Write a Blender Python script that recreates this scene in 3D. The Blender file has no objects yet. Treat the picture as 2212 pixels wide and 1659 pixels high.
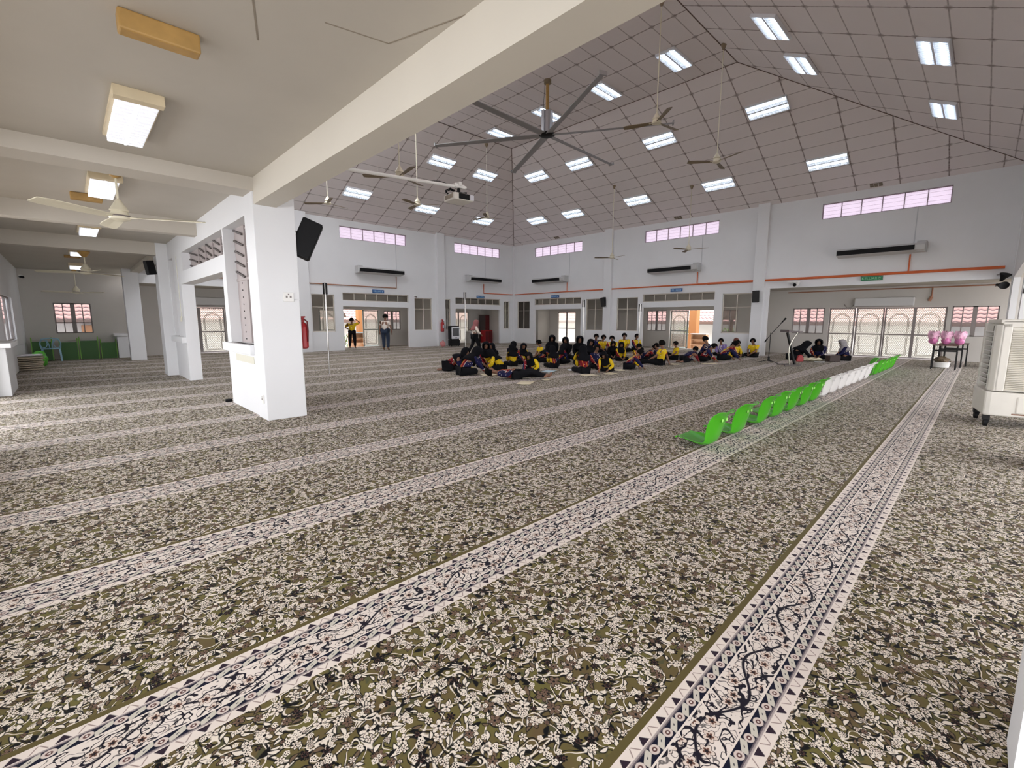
import bpy, bmesh, math, random
from math import sin, cos, pi, radians as R, sqrt
from mathutils import Vector, Matrix
random.seed(7)
SC = bpy.context.scene
COL = SC.collection

# ------------------------------------------------------------------ camera, sky, exposure
def setup_camera():
    ya, p, r = R(45.895), R(8.065), R(0.114)
    fw = Vector((cos(ya)*cos(p), sin(ya)*cos(p), -sin(p)))
    rt = Vector((sin(ya), -cos(ya), 0)); up = rt.cross(fw)
    rt2 = rt*cos(r)+up*sin(r); up2 = -rt*sin(r)+up*cos(r)
    M = Matrix((rt2, up2, -fw)).transposed().to_4x4()
    M.translation = Vector((0, 0, 1.44))
    cd = bpy.data.cameras.new('camera'); co = bpy.data.objects.new('camera', cd); COL.objects.link(co)
    co.matrix_world = M; cd.sensor_fit = 'HORIZONTAL'; cd.sensor_width = 36; cd.lens = 981.214/2212*36
    cd.clip_start = .05; cd.clip_end = 300
    SC.camera = co
setup_camera()
W = bpy.data.worlds.new('sky'); SC.world = W; W.use_nodes = True
bg = W.node_tree.nodes['Background']; bg.inputs[0].default_value = (0.95, 0.96, 1.0, 1); bg.inputs[1].default_value = 4.8
SC.view_settings.view_transform = 'Standard'; SC.view_settings.look = 'None'
SC.view_settings.gamma = 1; SC.view_settings.use_curve_mapping = False
SC.view_settings.exposure = 0.22
SC.cycles.max_bounces = 7; SC.cycles.diffuse_bounces = 5; SC.cycles.glossy_bounces = 3
SC.cycles.transparent_max_bounces = 8; SC.cycles.sample_clamp_indirect = 4

# ------------------------------------------------------------------ node helpers
class S:                                        # a tiny expression wrapper over math nodes
    nt = None
    def __init__(s, v): s.v = v
    @staticmethod
    def m(op, *a, clamp=False):
        n = S.nt.nodes.new('ShaderNodeMath'); n.operation = op; n.use_clamp = clamp
        for i, x in enumerate(a):
            x = x.v if isinstance(x, S) else x
            if isinstance(x, (int, float)): n.inputs[i].default_value = x
            else: S.nt.links.new(x, n.inputs[i])
        return S(n.outputs[0])
    def __add__(s, o): return S.m('ADD', s, o)
    __radd__ = __add__
    def __sub__(s, o): return S.m('SUBTRACT', s, o)
    def __rsub__(s, o): return S.m('SUBTRACT', o, s)
    def __mul__(s, o): return S.m('MULTIPLY', s, o)
    __rmul__ = __mul__
    def __truediv__(s, o): return S.m('DIVIDE', s, o)
    def lt(s, o): return S.m('LESS_THAN', s, o)
    def gt(s, o): return S.m('GREATER_THAN', s, o)
def fn(op, *a): return S.m(op, *a)
def mx(*a):
    r = a[0]
    for b in a[1:]: r = fn('MAXIMUM', r, b)
    return r
def step(e, w, x):                              # soft 1 where x<e
    return S.m('MULTIPLY_ADD', x, -1.0/w, e/w+.5, clamp=True) if isinstance(e, (int, float)) else S.m('DIVIDE', (e-x)+w*.5, w, clamp=True)
def mixc(f, a, b):
    n = S.nt.nodes.new('ShaderNodeMix'); n.data_type = 'RGBA'
    for x, i in ((f, 0), (a, 6), (b, 7)):
        x = x.v if isinstance(x, S) else x
        if isinstance(x, (int, float)): n.inputs[i].default_value = x
        elif isinstance(x, tuple): n.inputs[i].default_value = (*x, 1)
        else: S.nt.links.new(x, n.inputs[i])
    return n.outputs[2]
def vec(x, y, z=0.0):
    n = S.nt.nodes.new('ShaderNodeCombineXYZ')
    for i, a in enumerate((x, y, z)):
        a = a.v if isinstance(a, S) else a
        if isinstance(a, (int, float)): n.inputs[i].default_value = a
        else: S.nt.links.new(a, n.inputs[i])
    return n.outputs[0]
def xyz(v):
    n = S.nt.nodes.new('ShaderNodeSeparateXYZ'); S.nt.links.new(v, n.inputs[0]); return [S(o) for o in n.outputs]
def noise(v, scale, detail=1.0, rough=.5):
    n = S.nt.nodes.new('ShaderNodeTexNoise'); S.nt.links.new(v, n.inputs['Vector'])
    n.inputs['Scale'].default_value = scale; n.inputs['Detail'].default_value = detail; n.inputs['Roughness'].default_value = rough
    return n
def voro(v, scale, rnd=1.0):
    n = S.nt.nodes.new('ShaderNodeTexVoronoi'); n.voronoi_dimensions = '2D'; S.nt.links.new(v, n.inputs['Vector'])
    n.inputs['Scale'].default_value = scale; n.inputs['Randomness'].default_value = rnd
    return n
def coord(kind='Object'):
    n = S.nt.nodes.new('ShaderNodeTexCoord'); return n.outputs[kind]
MATS = {}
def srgb(r, g, b):
    f = lambda c: (c/255/12.92) if c/255 <= .04045 else ((c/255+.055)/1.055)**2.4
    return (f(r), f(g), f(b))
def mat(name, col=(.8, .8, .8), rough=.6, metal=0.0, emit=None, es=1.0, trans=0.0, alpha=1.0, vary=0.0, vscale=3.0, bump=0.0, spec=.5, sheen=0.0):
    if name in MATS: return MATS[name]
    m = bpy.data.materials.new(name); m.use_nodes = True; nt = m.node_tree; S.nt = nt
    b = nt.nodes['Principled BSDF']
    b.inputs['Base Color'].default_value = (*col, 1); b.inputs['Roughness'].default_value = rough; b.inputs['Metallic'].default_value = metal
    b.inputs['Transmission Weight'].default_value = trans; b.inputs['Alpha'].default_value = alpha
    b.inputs['Specular IOR Level'].default_value = spec; b.inputs['Sheen Weight'].default_value = sheen
    if emit: b.inputs['Emission Color'].default_value = (*emit, 1); b.inputs['Emission Strength'].default_value = es
    if vary:
        n = noise(coord(), vscale, 3.0)
        f = S(n.outputs[0])
        c = mixc(S.m('MULTIPLY_ADD', f, 2.2, -.6, clamp=True), tuple(x*(1-vary) for x in col), tuple(min(1, x*(1+vary*.6)) for x in col))
        nt.links.new(c, b.inputs['Base Color'])
    if bump:
        n = noise(coord(), 40.0, 3.0); bn = nt.nodes.new('ShaderNodeBump'); bn.inputs['Strength'].default_value = bump; bn.inputs['Distance'].default_value = .01
        nt.links.new(n.outputs[0], bn.inputs['Height']); nt.links.new(bn.outputs[0], b.inputs['Normal'])
    m.diffuse_color = (*col, 1)
    MATS[name] = m
    return m
WALL = mat('wall_paint', (.755, .76, .77), .55, vary=.03, vscale=.9)
WALLW = mat('outer_wall_paint', (.58, .55, .51), .6, vary=.05, vscale=.7)
CREAM = mat('cream_beam_paint', (.62, .58, .50), .6, vary=.05, vscale=.8)
CEILP = mat('aisle_ceiling_paint', (.50, .465, .405), .7, vary=.06, vscale=1.1)
ALU = mat('window_frame_grey', (.25, .22, .21), .5, metal=.1)
MULL = mat('mullion_cream', (.62, .57, .50), .5)
ALUD = mat('window_frame_dark', (.20, .17, .16), .5)
STEEL = mat('polished_steel', (.42, .40, .38), .25, metal=1.0)
BLACK = mat('black_plastic', (.006, .006, .007), .6, spec=.2)
BLACKM = mat('black_metal', (.010, .009, .009), .5, spec=.25)
WHITEP = mat('white_plastic', (.80, .79, .76), .4)
OFFW = mat('offwhite_plastic', (.66, .63, .57), .45, vary=.05, vscale=5)
CREAMP = mat('cream_enamel', (.72, .67, .52), .4)
BROWNP = mat('brown_blade', (.22, .165, .10), .5)
TAN = mat('aged_tan', (.42, .25, .075), .5, vary=.2, vscale=8)
CREAM2 = mat('cross_beam_paint', (.55, .51, .445), .65, vary=.05, vscale=.8)
BEIGEBOX = mat('aged_beige_box', (.66, .56, .38), .5, vary=.1, vscale=6)
ORANGE = mat('orange_conduit', (.62, .13, .035), .45)
BRONZE = mat('brown_conduit', (.36, .16, .09), .5)
GREEN = mat('bright_green_plastic', (.060, .37, .012), .22, spec=.6)
GREEND = mat('dark_green_panel', (.028, .12, .012), .45)
WHITES = mat('white_seat_plastic', (.78, .76, .74), .28)
RED = mat('red_paint', (.36, .010, .014), .35)
REDD = mat('dark_red', (.12, .012, .014), .5)
PINK = mat('pink_cloth', (.62, .25, .25), .7, vary=.25, vscale=20)
BLUEC = mat('pale_blue_plastic', (.30, .52, .66), .4)
PAPER = mat('buff_paper', (.74, .66, .48), .8)
PAPERW = mat('white_paper', (.82, .86, .90), .8)
LBLUE = mat('light_blue_cloth', (.33, .52, .62), .8, vary=.15, vscale=15)
SKIN = mat('brown_skin', (.22, .105, .062), .55)
HAIR = mat('black_hair', (.006, .005, .005), .9, spec=.08)
HIJAB = mat('black_hijab', (.007, .007, .009), .95, spec=.1)
HIJABG = mat('grey_hijab', (.34, .32, .33), .9, vary=.2, vscale=14, spec=.2)
HIJABM = mat('mauve_hijab', (.30, .12, .12), .9, spec=.2)
HIJABB = mat('brown_cap', (.17, .055, .04), .8)
TROU = mat('black_trousers', (.008, .008, .010), .9, spec=.15)
JEANS = mat('navy_jeans', (.018, .03, .06), .85)
NAVYC = mat('navy_clothes', (.012, .015, .055), .9, spec=.2)
SHOE = mat('dark_sole', (.02, .02, .022), .7)
ORCOL = mat('shaded_orange_paint', (.46, .20, .07), .7)  # orange paint with the columns' shade darkened into the colour
GREENERY = mat('garden_green', (.22, .38, .06), .8, vary=.5, vscale=6)
BARK = mat('brown_bark', (.16, .09, .05), .9, vary=.3, vscale=8)
WOODL = mat('pale_wood', (.60, .36, .20), .6, vary=.2, vscale=5)
THATCH = mat('thatch', (.09, .055, .035), .95, vary=.4, vscale=10)
SIGNG = mat('sign_green', (.005, .17, .06), .4)
SIGNB = mat('sign_blue', (.015, .10, .30), .4)
SIGNT = mat('sign_letters', (.25, .62, .35), .5)
SIGNTB = mat('sign_letters_pale', (.35, .55, .75), .5)
TUBE = mat('fluorescent_tube', (1, 1, 1), .5, emit=(.82, .90, 1.0), es=10)
TRAY = mat('light_reflector', (.85, .88, .92), .25, metal=.3)
FIN = mat('louver_fin', (.70, .73, .78), .3, metal=.3)
DIFF = mat('aisle_light_diffuser', (.9, .9, .95), .5, emit=(.86, .90, 1.0), es=.42)

def glass_mat(name, tint, mixf, rough_white=(.9, .9, .9)):
    m = bpy.data.materials.new(name); m.use_nodes = True; nt = m.node_tree; S.nt = nt
    for n in list(nt.nodes):
        if n.type != 'OUTPUT_MATERIAL': nt.nodes.remove(n)
    out = [n for n in nt.nodes if n.type == 'OUTPUT_MATERIAL'][0]
    t = nt.nodes.new('ShaderNodeBsdfTransparent'); t.inputs[0].default_value = (*tint, 1)
    d = nt.nodes.new('ShaderNodeBsdfTranslucent'); d.inputs[0].default_value = (*rough_white, 1)
    x = nt.nodes.new('ShaderNodeMixShader'); x.inputs[0].default_value = mixf
    nt.links.new(t.outputs[0], x.inputs[1]); nt.links.new(d.outputs[0], x.inputs[2]); nt.links.new(x.outputs[0], out.inputs[0])
    MATS[name] = m
    return m
CLEARIN = glass_mat('clear_inner_glass', (.90, .90, .89), .03)
DIMGLASS = glass_mat('dimming_glass', (.60, .60, .61), .04, (.5, .5, .5))  # outer panes: grey tint holds back the bright outdoors
FROST = glass_mat('frosted_louver_glass', (.42, .385, .42), .33, (.56, .52, .57))
DOORGL = glass_mat('patterned_door_glass', (.84, .83, .80), .25, (.60, .60, .56))

def tile_ceiling():
    m = bpy.data.materials.new('hall_ceiling_tiles'); m.use_nodes = True; nt = m.node_tree; S.nt = nt
    b = nt.nodes['Principled BSDF']
    uv = coord('UV'); u, v, _ = xyz(uv)
    wob = S(noise(uv, .9, 2.0).outputs[0])-.5
    du = fn('ABSOLUTE', fn('FRACT', u+wob*.02)-.5); dv = fn('ABSOLUTE', fn('FRACT', v+wob*.03)-.5)
    du = .5-du; dv = .5-dv                       # distance to tile edge in tile units (u tile 1.17, v tile .58)
    wn = S(noise(uv, 7.0, 2.0).outputs[0])
    lu = step(.013, .014, du); lv = step(.020, .022, dv)
    node = step(.050, .06, fn('SQRT', du*du+dv*dv*.35))*.8
    line = fn('MINIMUM', mx(lu*.85, lv*.65, node)*(wn*1.1+.35), 1.0)
    g = S(noise(uv, .35, 3.0).outputs[0])
    base = mixc(g, (.78, .72, .71), (.86, .80, .79))
    nt.links.new(mixc(line, base, (.13, .08, .065)), b.inputs['Base Color']); b.inputs['Roughness'].default_value = .8
    return m
TILEC = tile_ceiling()

def roof_tile_mat():
    m = bpy.data.materials.new('terracotta_roof_tiles'); m.use_nodes = True; nt = m.node_tree; S.nt = nt
    b = nt.nodes['Principled BSDF']; u, v, _ = xyz(coord('UV'))
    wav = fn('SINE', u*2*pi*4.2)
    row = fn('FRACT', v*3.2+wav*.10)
    sh = S.m('MULTIPLY_ADD', row, .9, .25, clamp=True)  # gradient along each row paints tile shading into the colour
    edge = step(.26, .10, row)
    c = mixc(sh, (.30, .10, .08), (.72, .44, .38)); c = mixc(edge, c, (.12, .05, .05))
    nt.links.new(c, b.inputs['Base Color']); b.inputs['Roughness'].default_value = .6
    return m
ROOFT = roof_tile_mat()

# ------------------------------------------------------------------ mesh builder
class MB:
    def __init__(s): s.v = []; s.f = []; s.mi = []; s.uv = {}
    def add(s, vs, fs, mi=0):
        o = len(s.v); s.v += [tuple(v) for v in vs]; s.f += [tuple(i+o for i in f) for f in fs]; s.mi += [mi]*len(fs); return s
    def box(s, x0, x1, y0, y1, z0, z1, mi=0):
        vs = [(x, y, z) for z in (z0, z1) for y in (y0, y1) for x in (x0, x1)]
        return s.add(vs, [(0, 2, 3, 1), (4, 5, 7, 6), (0, 1, 5, 4), (2, 6, 7, 3), (0, 4, 6, 2), (1, 3, 7, 5)], mi)
    def obox(s, c, ax, ay, az, mi=0):
        c, ax, ay, az = map(Vector, (c, ax, ay, az))
        vs = [c+ax*i+ay*j+az*k for k in (-1, 1) for j in (-1, 1) for i in (-1, 1)]
        return s.add(vs, [(0, 2, 3, 1), (4, 5, 7, 6), (0, 1, 5, 4), (2, 6, 7, 3), (0, 4, 6, 2), (1, 3, 7, 5)], mi)
    def bar(s, p0, p1, w, h, up=(0, 0, 1), mi=0):
        p0, p1 = Vector(p0), Vector(p1); d = (p1-p0); L = d.length; d.normalize()
        sd = d.cross(Vector(up))
        if sd.length < 1e-4: sd = d.cross(Vector((1, 0, 0)))
        sd.normalize(); u = sd.cross(d)
        return s.obox((p0+p1)/2, d*L/2, sd*w/2, u*h/2, mi)
    def tube(s, pts, rad, n=10, mi=0, cap=True):
        pts = [Vector(p) for p in pts]
        if isinstance(rad, (int, float)): rad = [rad]*len(pts)
        rings = []; prev = None
        for i, p in enumerate(pts):
            d = (pts[min(i+1, len(pts)-1)]-pts[max(i-1, 0)]).normalized()
            a = prev-d*prev.dot(d) if prev else d.orthogonal()
            if a.length < 1e-5: a = d.orthogonal()
            a.normalize(); b = d.cross(a); prev = a
            rings.append([p+(a*cos(2*pi*k/n)+b*sin(2*pi*k/n))*rad[i] for k in range(n)])
        vs = [v for r in rings for v in r]; fs = []
        for i in range(len(pts)-1):
            for k in range(n): fs.append((i*n+k, i*n+(k+1) % n, (i+1)*n+(k+1) % n, (i+1)*n+k))
        if cap: fs.append(tuple(range(n-1, -1, -1))); fs.append(tuple((len(pts)-1)*n+k for k in range(n)))
        return s.add(vs, fs, mi)
    def lathe(s, prof, c=(0, 0, 0), n=20, mi=0, sx=1, sy=1):
        vs = [(c[0]+r*cos(2*pi*k/n)*sx, c[1]+r*sin(2*pi*k/n)*sy, c[2]+z) for r, z in prof for k in range(n)]; fs = []
        for i in range(len(prof)-1):
            for k in range(n): fs.append((i*n+k, i*n+(k+1) % n, (i+1)*n+(k+1) % n, (i+1)*n+k))
        fs.append(tuple(range(n-1, -1, -1))); fs.append(tuple((len(prof)-1)*n+k for k in range(n)))
        return s.add(vs, fs, mi)
    def grid(s, P, mi=0, closed=False):          # P[i][j] points
        h, w = len(P), len(P[0]); vs = [p for r in P for p in r]; fs = []
        for i in range(h-1):
            for j in range(w if closed else w-1): fs.append((i*w+j, i*w+(j+1) % w, (i+1)*w+(j+1) % w, (i+1)*w+j))
        return s.add(vs, fs, mi)
    def prism(s, poly, o, ex, ey, ez):           # polygon in (ex,ey) plane at o, extruded by ez
        o, ex, ey, ez = map(Vector, (o, ex, ey, ez)); n = len(poly)
        vs = [o+ex*a+ey*b for a, b in poly]+[o+ex*a+ey*b+ez for a, b in poly]
        fs = [tuple(range(n-1, -1, -1)), tuple(range(n, 2*n))]+[(i, (i+1) % n, n+(i+1) % n, n+i) for i in range(n)]
        return s.add(vs, fs)
    def build(s, name, m, parent=None, smooth=False, solid=0.0, bevel=0.0, uvf=None, normals=True):
        me = bpy.data.meshes.new(name); me.from_pydata(s.v, [], s.f)
        ms = m if isinstance(m, (list, tuple)) else [m]
        for q in ms: me.materials.append(q)
        if len(ms) > 1: me.polygons.foreach_set('material_index', s.mi)
        if uvf:
            l = me.uv_layers.new(name='UVMap')
            for p in me.polygons:
                for li in p.loop_indices: l.data[li].uv = uvf(me.vertices[me.loops[li].vertex_index].co, p)
        if normals:
            bm = bmesh.new(); bm.from_mesh(me); bmesh.ops.recalc_face_normals(bm, faces=bm.faces); bm.to_mesh(me); bm.free()
        if smooth:
            me.polygons.foreach_set('use_smooth', [True]*len(me.polygons))
            try: me.set_sharp_from_angle(angle=R(40))
            except Exception: pass
        o = bpy.data.objects.new(name, me); COL.objects.link(o)
        if parent: o.parent = parent
        if solid: md = o.modifiers.new('solid', 'SOLIDIFY'); md.thickness = solid; md.offset = 0
        if bevel: md = o.modifiers.new('bevel', 'BEVEL'); md.width = bevel; md.segments = 2; md.limit_method = 'ANGLE'
        return o
def thing(name, label, cat, loc=(0, 0, 0), rz=0, group=None):
    o = bpy.data.objects.new(name, None); COL.objects.link(o); o.location = loc; o.rotation_euler = (0, 0, rz)
    o.empty_display_size = .1
    o['label'] = label; o['category'] = cat
    if group: o['group'] = group
    return o
def tag(o, label, cat, group=None):
    o['label'] = label; o['category'] = cat
    if group: o['group'] = group
    return o
def struct(o): o['kind'] = 'structure'; return o
def dup(root, label=None, group=None, loc=None, rz=None):
    r = root.copy(); COL.objects.link(r)
    if label: r['label'] = label
    if group: r['group'] = group
    if loc is not None: r.location = loc
    if rz is not None: r.rotation_euler = (0, 0, rz)
    for ch in list(root.children):
        c = ch.copy(); COL.objects.link(c); c.parent = r
        for g in list(ch.children):
            d = g.copy(); COL.objects.link(d); d.parent = c
    return r
def wallgrid(axis, c0, c1, u0, u1, z0, z1, holes):
    """wall slab; axis 'x': plane x=c0..c1 running along y; holes = [(u0,u1,z0,z1)]"""
    us = sorted({u0, u1, *[min(max(h[i], u0), u1) for h in holes for i in (0, 1)]}); zs = sorted({z0, z1, *[min(max(h[i], z0), z1) for h in holes for i in (2, 3)]})
    def solid(i, j):
        if i < 0 or j < 0 or i >= len(us)-1 or j >= len(zs)-1: return False
        a, b = (us[i]+us[i+1])/2, (zs[j]+zs[j+1])/2
        return not any(h[0] < a < h[1] and h[2] < b < h[3] for h in holes)
    mb = MB()
    P = (lambda c, u, z: (c, u, z)) if axis == 'x' else (lambda c, u, z: (u, c, z))
    for i in range(len(us)-1):
        for j in range(len(zs)-1):
            if not solid(i, j): continue
            a, b, c, d = us[i], us[i+1], zs[j], zs[j+1]
            q = lambda *p: mb.add(p, [(0, 1, 2, 3)])
            q(P(c0, a, c), P(c0, b, c), P(c0, b, d), P(c0, a, d)); q(P(c1, a, c), P(c1, a, d), P(c1, b, d), P(c1, b, c))
            if not solid(i-1, j): q(P(c0, a, c), P(c0, a, d), P(c1, a, d), P(c1, a, c))
            if not solid(i+1, j): q(P(c0, b, c), P(c1, b, c), P(c1, b, d), P(c0, b, d))
            if not solid(i, j-1): q(P(c0, a, c), P(c1, a, c), P(c1, b, c), P(c0, b, c))
            if not solid(i, j+1): q(P(c0, a, d), P(c0, b, d), P(c1, b, d), P(c1, a, d))
    return mb

# ------------------------------------------------------------------ the carpeted floor
def carpet_mat():
    m = bpy.data.materials.new('prayer_carpet'); m.use_nodes = True; nt = m.node_tree; S.nt = nt
    b = nt.nodes['Principled BSDF']
    co = coord('Object'); x, y, _ = xyz(co)
    nz = noise(co, 9.0, 1.0); sep = nt.nodes.new('ShaderNodeSeparateColor'); nt.links.new(nz.outputs['Color'], sep.inputs[0])
    wx, wy = S(sep.outputs[0])-.5, S(sep.outputs[1])-.5
    def flowers(scale, rmin, rvar, petals, depth, ox, dx=1.0, pw=1.0):
        px, py = x+ox+wx*.012, y*dx+ox*.7+wy*.012
        v = voro(vec(px, py), scale, .85)
        cx, cy, _ = xyz(v.outputs['Position']); ddx, ddy = px-cx, py-cy
        r = fn('SQRT', ddx*ddx+ddy*ddy); th = fn('ARCTAN2', ddy, ddx)
        c = nt.nodes.new('ShaderNodeSeparateColor'); nt.links.new(v.outputs['Color'], c.inputs[0])
        cr, cg, cb = (S(o) for o in c.outputs)
        rr = cr*rvar+rmin
        lobe = fn('ABSOLUTE', fn('COSINE', th*(petals/2)+cg*6.28))
        if pw != 1.0: lobe = fn('POWER', lobe, pw)
        shape = rr*(lobe*depth+(1-depth))
        return r, shape, rr, th, cr, cg, cb
    # ground
    g = S(noise(co, 6.0, 2.0).outputs[0])
    base = mixc(S.m('MULTIPLY_ADD', g, 3.0, -1.0, clamp=True), srgb(96, 80, 54), srgb(102, 96, 52))
    g2 = S(noise(co, 17.0, 1.0).outputs[0])
    base = mixc(step(.36, .04, g2)*.75, base, srgb(72, 74, 52))
    CR = srgb(226, 212, 198); DK = srgb(24, 22, 22)
    col = base
    cream = mixc(g, srgb(214, 202, 188), srgb(232, 221, 207))
    # vines: contours of smooth noise, each with a dark side
    for sc_, lv, w, off in ((8.0, .50, .010, .010), (12.0, .44, .013, .012), (13.5, .60, .012, -.010)):
        nv = S(noise(vec(x+off*40, y), sc_, .4).outputs[0]); nv2 = S(noise(vec(x+off*40+off*.6, y+off*.6), sc_, .4).outputs[0])
        col = mixc(step(w*1.3, .012, fn('ABSOLUTE', nv2-lv)), col, DK)
        col = mixc(step(w, .010, fn('ABSOLUTE', nv-lv)), col, cream)
    # leaves (long lens shapes)
    for scl, ox in ((15.0, .37), (19.5, 2.3)):
        px, py = x+ox+wx*.02, y+ox+wy*.02
        v = voro(vec(px, py), scl, .9); cx, cy, _ = xyz(v.outputs['Position'])
        c = nt.nodes.new('ShaderNodeSeparateColor'); nt.links.new(v.outputs['Color'], c.inputs[0]); cr, cg, cb = (S(o) for o in c.outputs)
        a = cg*6.28; ca, sa = fn('COSINE', a), fn('SINE', a); ddx, ddy = px-cx, py-cy
        uu = ddx*ca+ddy*sa; vv = ddy*ca-ddx*sa; ll = .32/scl*(cr*.5+.7)
        q = uu/ll; lens = (1-q*q)*ll*.34; vv2 = fn('ABSOLUTE', vv+q*q*ll*.25)
        col = mixc(step(.004, .004, vv2-lens)*(cb.gt(.12)), col, DK)
        tone = mixc(cb.gt(.78), cream, srgb(106, 88, 70)); tone = mixc(cb.lt(.20), tone, srgb(14, 14, 15))
        col = mixc(step(0.0, .002, vv2-lens), col, tone)
    # large blossoms
    for scl, rm, rv, pet, dep, ox in ((10.8, .013, .018, 5, .72, 0.0), (15.5, .007, .0135, 6, .64, 5.1)):
        r, sh, rr, th, cr, cg, cb = flowers(scl, rm, rv, pet, dep, ox)
        col = mixc(step(sh+.0035, .003, r), col, DK)
        tone = mixc(cb.gt(.78), cream, srgb(112, 92, 76)); tone = mixc(cb.lt(.16), tone, srgb(12, 12, 13))
        col = mixc(step(sh, .002, r), col, tone)
        col = mixc(step(rr*.62, .002, r)*step(.0022, .002, fn('ABSOLUTE', sh*.72-r))*.8, col, srgb(96, 66, 60))
        col = mixc(step(rr*.20, .002, r), col, DK)
    # small rosettes drawn as outlined petals
    r, sh, rr, th, cr, cg, cb = flowers(21.0, .0075, .0045, 5, .30, 9.4)
    on = cb.gt(.45)
    col = mixc(step(sh+.002, .002, r)*on, col, cream)
    col = mixc(step(sh-.0018, .0015, r)*fn('GREATER_THAN', fn('COSINE', th*5+cg*31.4), .1)*on, col, DK)
    col = mixc(step(rr*.3, .002, r)*on, col, cream)
    # ---- border strips every 1.40 m: profile across, motifs along
    yy = y-.700+1.40*20; k = fn('FRACT', yy/1.40)*1.40          # distance above a strip's upper edge
    u = (1.40-k)/.345                                            # 0 upper edge .. 1 lower edge
    inside = fn('LESS_THAN', u, 1.0)
    s = fn('ABSOLUTE', u-.5)*2
    sgn = fn('SIGN', u-.5)
    st = mixc(g, srgb(214, 202, 193), srgb(228, 217, 208))
    # centre scroll
    nv = S(noise(vec(x, y*1.3), 13.0, .6).outputs[0]); nv2 = S(noise(vec(x+7, y*1.2), 21.0, .8).outputs[0])
    wave = fn('ABSOLUTE', (u-.5)+fn('SINE', x*2*pi/.46)*.13)
    cen = mx(step(.030, .012, fn('ABSOLUTE', nv-.54)), step(.022, .014, fn('ABSOLUTE', nv2-.40)), step(.016, .012, fn('ABSOLUTE', nv2-.58))*.8, step(.018, .012, wave))
    st = mixc(cen*s.lt(.43), st, srgb(26, 22, 34))
    px, py = x+3.3, y
    v = voro(vec(px, py), 12.0, .7); cx, cy, _ = xyz(v.outputs['Position']); ddx, ddy = px-cx, py-cy
    rr = fn('SQRT', ddx*ddx+ddy*ddy); th = fn('ARCTAN2', ddy, ddx); shp = (fn('ABSOLUTE', fn('COSINE', th*2.5))*.5+.5)*.026
    st = mixc(step(shp+.003, .002, rr)*s.lt(.36), st, srgb(40, 30, 34)); st = mixc(step(shp, .002, rr)*s.lt(.36), st, srgb(214, 198, 186))
    st = mixc(step(shp*.55, .002, rr)*s.lt(.36), st, srgb(110, 78, 66)); st = mixc(step(shp*.3, .002, rr)*s.lt(.36), st, srgb(30, 26, 30))
    # navy bands with pale leaves and rosettes
    band = s.gt(.47)*s.lt(.73)
    st2 = srgb(16, 18, 38)
    t = fn('FRACT', x/.092)-.5; w_ = (s-.60)/.13
    leaf = fn('ABSOLUTE', t*2.2+w_*.55*sgn)+fn('ABSOLUTE', w_)*.55
    c2 = mixc(step(.62, .06, leaf), st2, srgb(196, 190, 178)); c2 = mixc(step(.10, .06, leaf), c2, srgb(60, 60, 66))
    t2 = fn('FRACT', x/.092+.5)-.5
    ring = fn('SQRT', t2*t2*12+w_*w_)
    c2 = mixc(step(.75, .1, ring), c2, srgb(205, 190, 182)); c2 = mixc(step(.38, .1, ring), c2, srgb(92, 60, 58)); c2 = mixc(step(.16, .08, ring), c2, srgb(214, 204, 196))
    st = mixc(band, st, c2)
    # outer cream bands with little leaf marks
    t3 = fn('FRACT', x/.060)-.5; w3 = (s-.87)/.10; tri = fn('ABSOLUTE', t3*2.4)-(.5-w3*.5)
    alt = fn('FRACT', x/.120).gt(.5)
    mk = step(0.0, .15, tri)*fn('ABSOLUTE', w3).lt(.8)
    st = mixc(mk*s.gt(.75)*alt, st, srgb(44, 32, 44)); st = mixc(step(.0, .1, fn('ABSOLUTE', tri)-.10)*fn('ABSOLUTE', w3).lt(.8)*s.gt(.75)*(1-alt), st, srgb(150, 132, 126))
    st = mixc(step(.03, .02, fn('ABSOLUTE', s-.735))*.7, st, srgb(120, 108, 112))
    col = mixc(inside, col, st)
    plain = k.lt(.028)                                           # plain olive line above each strip
    col = mixc(plain, col, srgb(92, 82, 48))
    nt.links.new(col, b.inputs['Base Color']); b.inputs['Roughness'].default_value = .95
    b.inputs['Specular IOR Level'].default_value = .15
    b.inputs['Sheen Weight'].default_value = .05; b.inputs['Sheen Roughness'].default_value = .4
    return m
mb = MB(); mb.add([(-6, -9, 0), (22.7, -9, 0), (22.7, 23.1, 0), (-6, 23.1, 0)], [(0, 1, 2, 3)])
struct(mb.build('floor', carpet_mat(), normals=False))

# ------------------------------------------------------------------ hall walls, piers, ceiling
XB, YA, YC, XD = 20.26, 20.76, -.446, 2.07
HCE, HFL, DD = 5.918, 8.627, 6.041
KS = (HFL-HCE)/DD
WINZ = (.88, 2.55); TR = (2.30, 2.67); CLZ = (5.10, 5.64); OPZ = 2.04
holesB = [(19.38, 20.45, *WINZ), (15.5, 18.97, -1, OPZ), (15.5, 18.97, *TR), (13.97, 15.15, *WINZ), (12.01, 13.21, *WINZ), (8.28, 11.75, -1, OPZ), (8.28, 11.75, *TR),
          (6.71, 7.94, *WINZ), (-.42, 6.15, -1, 2.69), (15.5, 18.99, *CLZ), (8.28, 11.77, *CLZ), (1.12, 4.57, *CLZ)]
holesA = [(7.80, 8.83, *WINZ), (9.22, 12.70, -1, OPZ), (9.22, 12.70, *TR), (13.05, 14.12, *WINZ), (14.95, 15.36, *WINZ), (15.70, 19.10, -1, OPZ), (15.70, 19.10, *TR), (19.40, 19.88, *WINZ),
          (1.80, 7.10, -1, 2.69), (9.22, 12.66, *CLZ), (15.68, 19.10, *CLZ)]
struct(wallgrid('x', XB, XB+.14, YC, YA+.14, 0, HCE, holesB).build('wall_right', WALL, normals=False))
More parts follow.
